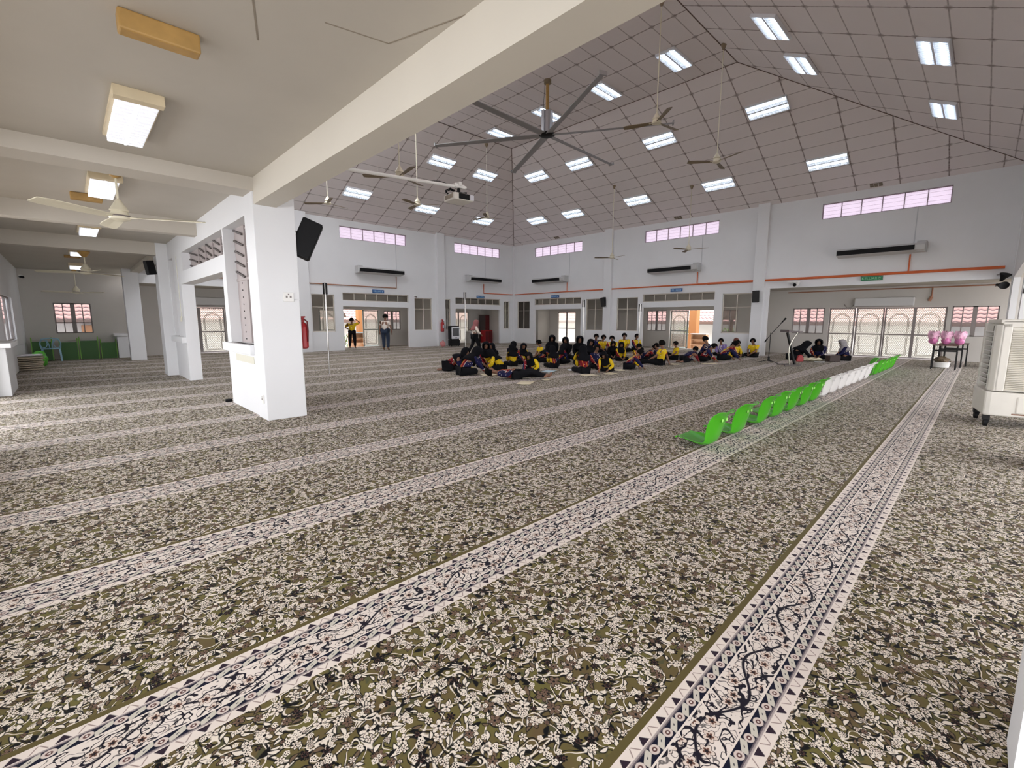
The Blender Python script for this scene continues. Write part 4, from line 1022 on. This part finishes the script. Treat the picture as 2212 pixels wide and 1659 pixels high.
# papers and books on the carpet
def paper(x, y, rz, w, l, m, lab, cat='paper', th=.006, curl=.015):
    rows = [[(-w/2+w*j/4, -l/2+l*i/4, .004+curl*(i/4-.5)**2*4*(1 if j % 2 else .6)) for j in range(5)] for i in range(5)]
    o = MB().grid(rows).build('exercise_paper' if cat == 'paper' else cat, m, None, smooth=True, solid=th); o.location = (x, y, th/2+.002); o.rotation_euler = (0, 0, R(rz))
    return tag(o, lab, cat, 'papers and books on the carpet')
paper(7.40, 7.17, 30, .5, .32, PAPER, 'buff paper in front of the lying boy'); paper(9.62, 7.03, -20, .42, .3, PAPER, 'buff paper in front of the maroon backed girl')
paper(10.35, 6.85, 10, .42, .28, PAPER, 'buff paper right of the girl in the yellow sleeve'); paper(11.25, 7.22, 50, .4, .3, PAPER, 'buff paper pair beside the leaning boy'); paper(10.35, 8.0, -40, .5, .34, PAPERW, 'white sheet in front of the mixed shirt girl')
paper(14.1, 6.9, 10, .4, .3, PAPER, 'buff paper before the bowing navy boy'); paper(15.1, 6.15, -30, .55, .3, PAPER, 'buff paper under the hand of the maroon shirt boy'); paper(14.9, 8.9, 0, .5, .35, PAPER, 'open buff book beside the sitting boys', 'book', .02)
paper(9.55, 8.35, 20, .5, .3, mat('paper_bluish', (.55, .70, .78), .8), 'bluish sheet in front of the writing girl'); paper(7.80, 8.85, -15, .45, .35, PAPER, 'buff open book between the front girls', 'book', .02); paper(8.35, 9.30, 25, .4, .25, MATS['paper_bluish'], 'bluish folder between the front girls', 'folder', .01)
paper(8.2, 7.22, 15, .3, .2, PAPER, 'small buff paper at the feet of the lying boy')
o = blob('cloth', (17.5, 6.75, .06), (.26, .20, .08), LBLUE, None, 21, .2); tag(o, 'crumpled light blue cloth on the carpet by the boys', 'cloth')
paper(18.80, 4.15, -50, .5, .42, PAPER, 'large buff folder leaning in front of the seated women', 'folder', .03, .12); paper(18.55, 3.85, 20, .35, .3, PAPERW, 'white papers between the seated women')
o = MB().prism([(-.12, 0), (.12, 0), (.12, .12), (.07, .22), (0, .25), (-.07, .21), (-.11, .10)], (0, -.04, 0), (1, 0, 0), (0, 0, 1), (0, .08, 0)).build('handbag', RED, None, bevel=.02); o.location = (18.38, 4.41, 0); o.rotation_euler = (0, 0, R(-44)); tag(o, 'bright red rounded bag beside the bowed woman in black', 'bag')
o = MB().box(-.19, .19, -.12, .12, 0, .22).build('handbag', mat('bag_darkbrown', (.05, .03, .025), .6), None, bevel=.02); o.location = (19.22, 3.60, 0); o.rotation_euler = (0, 0, R(-44)); tag(o, 'dark brown box bag left of the woman in the grey headscarf', 'bag')

# ------------------------------------------------------------------ outdoors beyond the corridor
S.nt = None
mg_ = mat('outside_paving', (.62, .60, .56), .8, vary=.12)
mb = MB().box(-8, XO+.14, YO+.14, 60, -.7, -.30).box(XO+.14, 60, -12, 60, -.7, -.30)
struct(mb.build('floor_outside', mg_))
def outbuilding(name, lab, axis, d, u0, u1, ze, zt, run):
    t = thing(name, lab, 'building')
    P = (lambda a, u, z: (a, u, z)) if axis == 'x' else (lambda a, u, z: (u, a, z))
    m = MB(); m.add([P(d, u0, ze), P(d, u1, ze), P(d+run, u1, zt), P(d+run, u0, zt)], [(0, 1, 2, 3)])
    ln = math.hypot(run, zt-ze)
    m.build('tiled_roof', ROOFT, t, uvf=lambda co, p: ((co.y if axis == 'x' else co.x), ((co.x if axis == 'x' else co.y)-d)/run*ln), normals=False)
    m = MB(); f = lambda a, b, u_, v_, z_, w_: m.box(a, b, u_, v_, z_, w_) if axis == 'x' else m.box(u_, v_, a, b, z_, w_)
    f(d-.02, d+.05, u0, u1, ze-.16, ze); f(d+.05, d+.9, u0, u1, ze-.18, ze-.14); m.build('fascia', mat('fascia_brown', (.16, .10, .08), .7), t)
    m = MB(); f(d+.9, d+1.0, u0, u1, -.3, ze-.14); m.build('wall', mat('outbuilding_white', (.82, .82, .80), .8), t)
    return t
outbuilding('outbuilding', 'long low building with a terracotta roof beyond the right windows', 'x', 27.5, -8, 24, 1.36, 4.6, 5.0)
outbuilding('outbuilding', 'long low building with a terracotta roof beyond the left windows', 'y', 27.8, -8, 27, 1.42, 4.6, 5.0)
def column(x, y, w, lab, h=3.0):
    t = thing('orange_column', lab, 'column', (x, y, -.3)); MB().box(-w/2, w/2, -w/2, w/2, 0, h).build('shaft', ORCOL, t, bevel=.01); MB().box(-w/2-.03, w/2+.03, -w/2-.03, w/2+.03, 0, .1).build('base', ORCOL, t); return t
column(25.0, 11.25, .42, 'orange column outside the middle right doorway'); column(12.35, 25.6, .36, 'orange column outside the left doorway'); column(.62, 28.3, .42, 'orange column outside the aisle window', 1.45)
t = thing('hut', 'small thatched hut outside the middle right doorway', 'hut', (26.35, 9.75, -.3)); MB().lathe([(.98, 1.75), (.9, 1.95), (.3, 2.6), (.02, 2.75)], n=10).build('thatched_roof', THATCH, t); MB().tube([(0, 0, 0), (0, 0, 1.9)], .09, 8).build('post', BARK, t)
t = thing('hut', 'small dark thatched hut outside the left doorway', 'hut', (10.6, 26.1, -.3)); MB().lathe([(1.1, 1.85), (1.0, 2.1), (.3, 2.6), (.02, 2.7)], n=10).build('thatched_roof', THATCH, t); MB().tube([(0, 0, 0), (0, 0, 1.9)], .09, 8).build('post', BARK, t)
def shoe_rack(x, y, rz, lab):
    t = thing('shoe_rack', lab, 'shelf', (x, y, -.2), rz)
    MB().box(-.4, -.37, -.15, .15, 0, .9).box(.37, .4, -.15, .15, 0, .9).box(-.4, .4, .13, .15, 0, .9).build('sides', WOODL, t); m = MB()
    for z in (.05, .35, .62): m.box(-.37, .37, -.15, .13, z, z+.025)
    m.build('shelves', WOODL, t); MB().box(-.42, .42, -.17, .17, .9, .94).build('rack_top', PAPERW, t)
shoe_rack(23.6, 10.3, -pi/2, 'pale wooden shoe rack outside the middle right doorway'); shoe_rack(23.3, 11.25, -pi/2, 'second pale shoe rack outside the middle right doorway, left one') ; shoe_rack(11.2, 23.75, 0, 'wooden shoe rack outside the left doorway')
def shrub(x, y, h, lab, seed):
    t = thing('garden_shrub', lab, 'shrub', (x, y, -.3)); rnd = random.Random(seed); m = MB(); s = MB()
    for k in range(5): a = k*1.3; s.tube([(0, 0, 0), (.18*cos(a), .18*sin(a), h*.6), (.35*cos(a), .35*sin(a), h*.95)], [.02, .012, .005], 5)
    for k in range(240):
        a, r_, z = rnd.uniform(0, 6.28), rnd.uniform(0, .55), rnd.uniform(.25, 1)*h; c = Vector((r_*cos(a), r_*sin(a), z)); d = Vector((rnd.uniform(-1, 1), rnd.uniform(-1, 1), rnd.uniform(-.5, 1))).normalized()*.09; e = d.cross(Vector((0, 0, 1))).normalized()*.035
        m.add([c-d, c-e, c+d, c+e], [(0, 1, 2, 3)])
    m.build('foliage', GREENERY, t, normals=False); s.build('stem', BARK, t)
shrub(24.6, 9.45, 1.3, 'leafy shrub outside the middle right doorway beside the hut', 1); shrub(26.3, 12.2, 1.3, 'leafy shrub outside left of the orange column', 2); shrub(11.0, 25.0, .9, 'low yellow-green shrub outside the left doorway', 3)

# ------------------------------------------------------------------ people
def shirt_mat(name, stops, slope=.45, wob=.05):
    """team shirt cloth: colour blocks split diagonally across the garment; stops = [(s threshold, colour)]"""
    m = bpy.data.materials.new(name); m.use_nodes = True; nt = m.node_tree; S.nt = nt; b = nt.nodes['Principled BSDF']
    co = coord('Object'); x, y, z = xyz(co)
    n = S(noise(co, 7.0, 1.0).outputs[0])-.5
    s = y+(z-.34)*slope+n*wob+x*.10
    col = stops[0][1]
    for th, c in stops[1:]: col = mixc(s.gt(th), col, c)
    fleck = S(noise(co, 26.0, .0).outputs[0])
    nt.links.new(mixc(fleck.gt(.735)*.8, col, (.75, .72, .68)), b.inputs['Base Color']); b.inputs['Roughness'].default_value = .85; b.inputs['Specular IOR Level'].default_value = .2
    MATS[name] = m; return m
YEL, MAR, NAV, ORA, WHI = (.74, .50, .012), (.20, .010, .018), (.012, .012, .055), (.80, .26, .03), (.70, .62, .55)
SH = dict(half=shirt_mat('team_shirt_halved', [(-9, NAV), (-.14, MAR), (-.07, ORA), (-.055, WHI), (-.040, YEL)]),
          yellow=shirt_mat('team_shirt_yellow', [(-9, MAR), (-.15, ORA), (-.135, YEL)]),
          maroon=shirt_mat('team_shirt_maroon', [(-9, NAV), (-.10, WHI), (-.09, MAR), (-.02, ORA), (-.008, MAR), (.07, ORA), (.085, MAR), (.17, YEL)], -.3),
          mix=shirt_mat('team_shirt_mixed', [(-9, NAV), (-.05, WHI), (-.038, MAR), (.02, ORA), (.035, MAR), (.08, ORA), (.10, YEL)], -.25),
          navy=shirt_mat('team_shirt_navy', [(-9, MAR), (-.14, ORA), (-.13, NAV), (.12, WHI), (.13, NAV)]),
          white=shirt_mat('team_shirt_white', [(-9, NAV), (-.36, MAR), (-.12, ORA), (-.09, WHI)], .55),
          black=HIJAB, purple=shirt_mat('patterned_shirt', [(-9, (.25, .18, .45)), (-.06, WHI), (-.02, (.25, .18, .45)), (.03, WHI), (.07, (.25, .18, .45))], .2, .3))

def skin_obj(name, pts, edges, root, m, sub=1, post=None, parent=None):
    keys = list(pts); ix = {k: i for i, k in enumerate(keys)}
    me = bpy.data.meshes.new('tmp'); me.from_pydata([pts[k][0] for k in keys], [(ix[a], ix[b]) for a, b in edges], [])
    o = bpy.data.objects.new('tmp', me); COL.objects.link(o)
    md = o.modifiers.new('skin', 'SKIN'); md.use_smooth_shade = True; md.branch_smoothing = .3
    sv = me.skin_vertices[0].data
    for k in keys:
        r = pts[k][1]; sv[ix[k]].radius = (r, r) if isinstance(r, (int, float)) else r
        sv[ix[k]].use_root = (k == root)
    md = o.modifiers.new('sub', 'SUBSURF'); md.levels = sub; md.render_levels = sub
    bpy.context.view_layer.update()
    out = bpy.data.meshes.new_from_object(o.evaluated_get(bpy.context.evaluated_depsgraph_get()))
    bpy.data.objects.remove(o); bpy.data.meshes.remove(me)
    out.materials.clear(); out.materials.append(m)
    out.polygons.foreach_set('use_smooth', [True]*len(out.polygons))
    if post: post(out)
    q = bpy.data.objects.new(name, out); COL.objects.link(q)
    if parent: q.parent = parent
    return q
def ik(a, t, l1, l2, pole):
    d = t-a; L_ = min(d.length, (l1+l2)*.995); d.normalize(); t = a+d*L_
    c = (l1*l1+L_*L_-l2*l2)/(2*L_); h = sqrt(max(l1*l1-c*c, 1e-6)); p = pole-d*pole.dot(d); p.normalize()
    return a+d*c+p*h, t
def figure(pose):
    V = Vector
    P = dict(sit=dict(z=.10, lean=.12, hp=.25, hands=((.26, -.06, .14), (.27, .05, .15)), legs=(((.23, -.25, .11), (.17, .05, .055), (.20, .14, .05)), ((.23, .25, .11), (.20, -.06, .06), (.22, -.16, .05)))),
             write=dict(z=.10, lean=.62, hp=.35, hands=((.50, -.10, .05), (.34, .14, .08)), legs=(((.22, -.26, .11), (.16, .05, .055), (.20, .14, .05)), ((.22, .26, .11), (.18, -.06, .06), (.2, -.16, .05)))),
             lean=dict(z=.10, lean=-.16, hp=.25, hands=((-.20, -.24, .045), (.22, .16, .20)), legs=(((.26, -.16, .30), (.46, -.12, .055), (.56, -.14, .05)), ((.34, .12, .12), (.64, .16, .06), (.70, .18, .14)))),
             bow=dict(z=.17, lean=1.02, hp=-.1, hands=((.52, -.14, .045), (.50, .13, .05)), legs=(((.20, -.10, .07), (-.16, -.10, .05), (-.26, -.11, .035)), ((.20, .10, .07), (-.16, .10, .05), (-.26, .11, .035)))),
             lie=dict(z=.115, lean=-1.50, hp=.15, hands=((-.10, -.14, .22), (.02, .16, .14)), legs=(((.33, -.08, .20), (.62, -.10, .06), (.66, -.10, .15)), ((.36, .10, .10), (.72, .08, .06), (.76, .08, .15)))),
             stand=dict(z=.80, lean=.02, hp=.12, hands=((.04, -.26, .66), (.05, .25, .66)), legs=(((.02, -.09, .44), (-.02, -.10, .07), (.10, -.11, .035)), ((.05, .09, .44), (.06, .10, .07), (.18, .11, .035)))),
             phone=dict(z=.80, lean=.02, hp=.10, hands=((.06, -.20, 1.38), (.10, .12, .92)), legs=(((.0, -.10, .44), (-.02, -.11, .07), (.10, -.13, .035)), ((.0, .10, .44), (-.02, .11, .07), (.10, .13, .035)))),
             walk=dict(z=.79, lean=.05, hp=.25, hands=((.20, -.20, .86), (.22, .12, .95)), legs=(((.16, -.08, .45), (.20, -.09, .08), (.31, -.10, .04)), ((-.04, .08, .43), (-.24, .09, .10), (-.15, .10, .035)))))[pose]
    le = P['lean']; up = V((sin(le), 0, cos(le))); fwd = V((cos(le), 0, -sin(le)))
    p0 = V((0, 0, P['z'])); hl = le*.55+P['hp']; hup = V((sin(hl), 0, cos(hl))); hf = V((cos(hl), 0, -sin(hl)))
    if pose == 'lie': hup = up; hf = fwd
    J = dict(pel=p0, spi=p0+up*.15, che=p0+up*.31, nkb=p0+up*.405, nk=p0+up*.445+fwd*.012)
    J['hd0'] = J['nk']+hup*.055+hf*.012; J['hd'] = J['hd0']+hup*.075+hf*.008; J['hd1'] = J['hd']+hup*.065-hf*.01
    R_ = dict(pel=.105, spi=.10, che=.115, nkb=.062, nk=.042, hd0=.058, hd=.083, hd1=.055)
    E_ = [('pel', 'spi'), ('spi', 'che'), ('che', 'nkb'), ('nkb', 'nk'), ('nk', 'hd0'), ('hd0', 'hd'), ('hd', 'hd1')]
    for sd, sg in (('r', -1), ('l', 1)):
        i = 0 if sg < 0 else 1
        sh = p0+up*.375+V((0, sg*.145, 0)); tgt = V(P['hands'][i])
        pole = V((-.25, sg*.8, -.45)) if pose != 'phone' else V((.1, sg*1.0, -.1))
        el, wr = ik(sh, tgt, .225, .205, pole)
        kn, an, to = (V(q) for q in P['legs'][i])
        hp_ = p0+V((0, sg*.085, -.01))
        J.update({'sh'+sd: sh, 'el'+sd: el, 'wr'+sd: wr, 'hp'+sd: hp_, 'kn'+sd: kn, 'an'+sd: an, 'to'+sd: to})
        R_.update({'sh'+sd: .052, 'el'+sd: .036, 'wr'+sd: .025, 'hp'+sd: .088, 'kn'+sd: .058, 'an'+sd: .036, 'to'+sd: .028})
        J['fo'+sd] = an.lerp(to, .55)+V((0, 0, -.006)); R_['fo'+sd] = .032
        E_ += [('che', 'sh'+sd), ('sh'+sd, 'el'+sd), ('el'+sd, 'wr'+sd), ('pel', 'hp'+sd), ('hp'+sd, 'kn'+sd), ('kn'+sd, 'an'+sd), ('an'+sd, 'fo'+sd), ('fo'+sd, 'to'+sd)]
        d = (wr-el).normalized(); side = d.cross(V((0, 0, 1)));
        if side.length < .1: side = V((0, sg, 0))
        side.normalize(); nn = side.cross(d)
        pm = wr+d*.045; J['pm'+sd] = pm; R_['pm'+sd] = (.028, .018); E_.append(('wr'+sd, 'pm'+sd))
        for f, (o_, l_) in enumerate(((-.026, .048), (-.009, .056), (.009, .054), (.026, .044))):
            a = pm+d*.022+side*o_; b_ = a+d*l_*.55-nn*.006; c = b_+d*l_*.35-nn*.016
            for nme, q, rr in (('a', a, .0085), ('b', b_, .0078), ('c', c, .0065)): J['f%d%s%s' % (f, nme, sd)] = q; R_['f%d%s%s' % (f, nme, sd)] = rr
            E_ += [('pm'+sd, 'f%da%s' % (f, sd)), ('f%da%s' % (f, sd), 'f%db%s' % (f, sd)), ('f%db%s' % (f, sd), 'f%dc%s' % (f, sd))]
        a = wr+d*.02+side*sg*-.030; b_ = a+d*.03+side*sg*-.018; J['ta'+sd] = a; J['tb'+sd] = b_; R_['ta'+sd] = .010; R_['tb'+sd] = .0085
        E_ += [('wr'+sd, 'ta'+sd), ('ta'+sd, 'tb'+sd)]
    ns = J['hd']+hf*.088-hup*.018; J['nose'] = ns; R_['nose'] = .011; E_.append(('hd', 'nose'))
    return J, R_, E_, hup, hf, up, fwd
PROTO = {}
def tinymesh(name, mb, m, parent, **k): return mb.build(name, m, parent, **k)
def build_person(pose, hair, shortsleeve):
    key = (pose, hair, shortsleeve)
    if key in PROTO: return PROTO[key]
    J, R_, E_, hup, hf, up, fwd = figure(pose)
    root = bpy.data.objects.new('person', None); COL.objects.link(root)
    skin_obj('body', {k: (J[k], R_[k]) for k in J}, E_, 'pel', SKIN, 1, None, root)
    # shirt
    pts = {k: (J[k], r) for k, r in (('pel', .135), ('spi', .128), ('che', .138), ('nkb', .070))}; ed = [('pel', 'spi'), ('spi', 'che'), ('che', 'nkb')]
    for sd in 'rl':
        pts['sh'+sd] = (J['sh'+sd], .072); ed.append(('che', 'sh'+sd))
        if shortsleeve: pts['m'+sd] = (J['sh'+sd].lerp(J['el'+sd], .75), .060); ed.append(('sh'+sd, 'm'+sd))
        else:
            pts['el'+sd] = (J['el'+sd], .054); pts['m'+sd] = (J['el'+sd].lerp(J['wr'+sd], .9), .038); ed += [('sh'+sd, 'el'+sd), ('el'+sd, 'm'+sd)]
    skin_obj('shirt', pts, ed, 'pel', SH['half'], 1, None, root)
    pts = {'pel': (J['pel'], .120)}; ed = []
    for sd in 'rl':
        pts['hp'+sd] = (J['hp'+sd], .104); pts['kn'+sd] = (J['kn'+sd], .076); pts['an'+sd] = (J['kn'+sd].lerp(J['an'+sd], .93), .054)
        ed += [('pel', 'hp'+sd), ('hp'+sd, 'kn'+sd), ('kn'+sd, 'an'+sd)]
    skin_obj('trousers', pts, ed, 'pel', TROU, 1, None, root)
    lat = Vector((0, 1, 0)); c = J['hd']
    n = 20
    if hair == 'short':
        rows = []
        for i in range(9):
            f = pi*.66*i/8; rows.append([c+hup*(.012+cos(f)*.104)+(hf*cos(2*pi*j/n)*.097+lat*sin(2*pi*j/n)*.092)*max(sin(f), .03)-hf*.012 for j in range(n)])
        m = MB(); o_ = len(m.v); m.v = [tuple(p) for r in rows for p in r]
        for i in range(8):
            for j in range(n):
                a = (j+.5)/n*2*pi; a = min(a, 2*pi-a)
                if i >= 4 and a < R(62): continue
                m.f.append((i*n+j, i*n+(j+1) % n, (i+1)*n+(j+1) % n, (i+1)*n+j)); m.mi.append(0)
        m.build('hair', HAIR, root, smooth=True, solid=.016)
    else:
        prof = [(.118, .012, .012), (.112, .055, .055), (.078, .095, .090), (.03, .112, .105), (-.02, .112, .108), (-.07, .104, .100), (-.115, .092, .094)]
        rows = [[c+hup*h+hf*(cos(2*pi*j/n)*rx-.006)+lat*sin(2*pi*j/n)*ry for j in range(n)] for h, rx, ry in prof]
        cc = J['nkb']
        for h, rx, ry in ((-.01, .115, .145), (-.06, .146, .178), (-.11, .158, .180), (-.15, .16, .165)):
            rows.append([cc+up*h+fwd*(cos(2*pi*j/n)*rx+.005)+lat*sin(2*pi*j/n)*ry+up*(.04*abs(sin(2*pi*j/n))-.03) for j in range(n)])
        m = MB(); m.v = [tuple(p) for r in rows for p in r]
        for i in range(len(rows)-1):
            for j in range(n):
                a = (j+.5)/n*2*pi; a = min(a, 2*pi-a)
                if 2 <= i <= 4 and a < R(46): continue
                m.f.append((i*n+j, i*n+(j+1) % n, (i+1)*n+(j+1) % n, (i+1)*n+j)); m.mi.append(0)
        m.build('headscarf', HIJAB, root, smooth=True, solid=.008)
    for sg in (-1, 1):
        e = c+hf*.081+lat*sg*.030+hup*.006
        MB().lathe([(.001, -.006), (.009, -.003), (.009, .003), (.001, .006)], n=8).build('eye', BLACK, root, smooth=True).location = e
    MB().obox(c+hf*.079-hup*.042, hf*.004, lat*.019, hup*.004).build('mouth', mat('lips', (.16, .06, .05), .6), root)
    PROTO[key] = root
    return root
PEOPLE = [
 (1, 7.62, 10.45, .62, 'bow', -60, 'hijab', 'maroon', 'leftmost seated girl bowing forward, black headscarf, maroon back'),
 (2, 7.31, 9.39, .78, 'write', -10, 'hijab', 'mix', 'girl at the left front writing, black headscarf over a maroon and navy back'),
 (3, 8.71, 10.09, .76, 'sit', 232, 'hijab', 'half', 'girl facing us in the left group, shirt half maroon and half yellow'),
 (4, 9.53, 10.63, .68, 'sit', 180, 'hijab', 'black', 'girl all in black just behind the front facing girl'),
 (5, 8.81, 9.49, .64, 'write', 120, 'hijab', 'yellow', 'girl with black headscarf and yellow back above the lying boy'),
 (51, 9.89, 10.15, .56, 'sit', 70, 'hijab', 'yellow', 'girl whose yellow shoulder shows behind the yellow backed girl'),
 (7, 10.95, 11.27, .67, 'sit', 30, 'hijab', 'navy', 'small child in navy with black headscarf sitting apart behind the left group'),
 (8, 10.27, 10.14, .66, 'sit', 250, 'hijab', 'half', 'girl with a bright yellow shirt half right of the child in navy'),
 (9, 10.83, 9.90, .61, 'write', -30, 'hijab', 'navy', 'bent girl in navy and black left of the boy looking up'),
 (10, 12.10, 10.95, .70, 'sit', 150, 'short', 'yellow', 'boy in yellow looking up before the doorway right of the corner'),
 (11, 9.21, 8.64, .56, 'write', 200, 'hijab', 'half', 'girl bent over her paper right of the lying boy'),
 (12, 12.65, 10.97, .83, 'sit', 226, 'hijab', 'black', 'tall girl wholly in black, leftmost of the black veiled back row'),
 (13, 12.75, 10.35, .78, 'sit', 200, 'hijab', 'black', 'second girl wholly in black of the back row'),
 (14, 12.92, 9.92, .84, 'sit', 226, 'hijab', 'black', 'tallest girl wholly in black before the beige door'),
 (15, 12.70, 9.35, .76, 'sit', 250, 'hijab', 'black', 'rightmost girl wholly in black of the back row'),
 (16, 10.37, 8.90, .63, 'sit', 60, 'hijab', 'mix', 'girl seen from behind in a wide black headscarf in the middle group'),
 (17, 11.01, 9.15, .56, 'sit', -20, 'hijab', 'half', 'girl in profile with an orange-yellow front in the middle group'),
 (18, 10.92, 8.35, .65, 'write', 20, 'hijab', 'mix', 'girl with yellow left back beside the white sheet'),
 (19, 9.98, 7.47, .71, 'sit', 60, 'hijab', 'maroon', 'large front girl seen from behind in maroon with yellow shoulder stripes'),
 (20, 11.22, 8.01, .68, 'sit', 240, 'short', 'navy', 'boy in navy half hidden behind the large maroon back'),
 (21, 10.86, 7.35, .61, 'write', 200, 'hijab', 'yellow', 'girl in black headscarf with a long yellow sleeve at the front'),
 (22, 11.78, 7.25, .63, 'write', -60, 'short', 'half', 'leaning boy with a long yellow sleeve reaching right'),
 (23, 16.59, 11.84, .79, 'sit', 226, 'short', 'navy', 'boy in navy sitting by the right wall pier, leftmost of three'),
 (24, 16.32, 11.33, .77, 'sit', 250, 'short', 'yellow', 'boy in yellow sitting by the right wall pier, middle of three'),
 (25, 16.23, 10.75, .76, 'sit', 210, 'short', 'half', 'boy in yellow and navy sitting by the right wall pier, rightmost of three'),
 (27, 14.29, 9.45, .60, 'sit', 226, 'hijab', 'black', 'small girl in black in front of the three wall boys'),
 (28, 14.00, 8.94, .64, 'sit', 240, 'hijab', 'yellow', 'small girl in yellow beside the open buff book'),
 (29, 18.03, 11.31, .82, 'sit', 215, 'short', 'yellow', 'boy in yellow against the right wall under the wide side window'),
 (30, 18.42, 10.95, .78, 'sit', 235, 'short', 'half', 'boy in maroon and yellow against the wall left of the middle doorway'),
 (31, 13.28, 7.76, .60, 'sit', 30, 'short', 'mix', 'boy seen from behind with maroon back and yellow shoulders beside the open doorway group'),
 (32, 14.48, 8.24, .60, 'write', -60, 'short', 'navy', 'boy in black looking down behind the maroon backed boy'),
 (33, 14.36, 7.62, .60, 'sit', 150, 'short', 'navy', 'boy facing left beside the boy in the yellow tee'),
 (34, 13.58, 7.16, .78, 'lean', 100, 'short', 'yellow', 'boy in a yellow tee leaning back on one arm'),
 (35, 15.80, 7.78, .66, 'lean', 140, 'short', 'yellow', 'boy in yellow in front of the patterned door leaf'),
 (37, 15.04, 7.05, .50, 'bow', -30, 'short', 'navy', 'boy in navy bowing low over the floor'),
 (38, 15.69, 6.73, .69, 'write', -80, 'short', 'maroon', 'boy in maroon writing on the floor below the shoe rack'),
 (39, 16.97, 7.05, .80, 'sit', 90, 'short', 'navy', 'boy in navy before the open doorway with his back to us'),
 (40, 16.97, 6.55, .75, 'write', -60, 'short', 'half', 'boy stretching a yellow sleeve towards the blue cloth'),
 (41, 18.76, 7.28, .69, 'sit', 190, 'short', 'purple', 'boy in a white and purple patterned shirt behind the blue cloth'),
 (42, 19.65, 7.10, .69, 'sit', 226, 'short', 'black', 'boy with a brown cap near the wall, behind the boy in black and yellow'),
 (43, 18.55, 6.65, .60, 'sit', 240, 'short', 'half', 'boy in black and yellow in front of the brown capped boy'),
 (44, 19.24, 6.20, .71, 'sit', 165, 'short', 'yellow', 'rightmost boy in yellow alone beside the pier, facing left'),
 (45, 19.08, 4.85, .74, 'write', -60, 'hijab', 'black', 'bowed woman wholly in black behind the red bag'),
 (46, 19.98, 4.22, .72, 'sit', 190, 'hijab', 'navy', 'woman in black headscarf sitting before the patterned doors, facing left'),
 (47, 20.06, 3.38, .72, 'sit', 110, 'hijab', 'navy', 'woman in a grey headscarf with her back to us beside the patterned doors'),
 (48, 10.57, 19.39, 1.59, 'stand', 40, 'short', 'white', 'standing man in a white and maroon shirt and jeans, back to us'),
 (49, 10.04, 21.73, 1.43, 'phone', 60, 'short', 'yellow', 'boy in yellow standing in the left doorway with a raised arm'),
 (50, 11.99, 14.61, 1.35, 'walk', -20, 'hijab', 'white', 'walking woman in a mauve headscarf and white and red shirt'),
 (6, 7.78, 7.86, .25, 'lie', -44, 'short', 'maroon', 'boy lying on his back on the carpet in front, barefoot'),
]
PEOPLE = [list(p) for p in PEOPLE]
for _ in range(30):                                # keep neighbours from touching: slide the farther one away
    for i, a in enumerate(PEOPLE):
        for b in PEOPLE[i+1:]:
            dx, dy = b[1]-a[1], b[2]-a[2]; d = math.hypot(dx, dy); need = .88 if 'bow' in (a[4], b[4]) else .80 if 'write' in (a[4], b[4]) else .72
            if d < need:
                far, near = (b, a) if math.hypot(b[1], b[2]) > math.hypot(a[1], a[2]) else (a, b)
                q = math.hypot(far[1], far[2]); st = .05
                far[1] += far[1]/q*st; far[2] += far[2]/q*st
for p in PEOPLE: p[1] = min(p[1], 19.85) if p[2] > 6.3 or p[0] in (42, 29, 30) else p[1]
USED = set()
for (pid, x, y, h, pose, ang, hair, sh, lab) in PEOPLE:
    ss = pose in ('lean', 'phone', 'stand') or pid in (44, 24, 25, 29, 10, 33)
    pr = build_person(pose, hair, ss)
    key = (pose, hair, ss)
    if key in USED: r = dup(pr)
    else: r = pr; USED.add(key)
    r['label'] = lab; r['category'] = 'person'
    if pose not in ('stand', 'phone', 'walk'): r['group'] = 'people sitting on the carpet'
    base = dict(sit=.78, write=.74, bow=.60, lean=.80, lie=.25, stand=1.47, phone=1.47, walk=1.46)[pose]
    s = min(1.25, max(.82, h/base)); r.location = (x, y, 0); r.rotation_euler = (0, 0, R(ang)); s *= 1.05; w_ = 1.22 if pid in (45, 46, 47) else 1.08; r.scale = (s*w_, s*w_, s)
    for c in r.children:
        n_ = c.name.split('.')[0]
        if n_ == 'shirt': c.material_slots[0].link = 'OBJECT'; c.material_slots[0].material = SH[sh]
        if n_ == 'trousers' and pid == 48: c.material_slots[0].link = 'OBJECT'; c.material_slots[0].material = JEANS
        if n_ == 'headscarf' and pid in (47, 50): c.material_slots[0].link = 'OBJECT'; c.material_slots[0].material = HIJABG if pid == 47 else HIJABM
        if n_ == 'hair' and pid == 42: c.material_slots[0].link = 'OBJECT'; c.material_slots[0].material = HIJABB
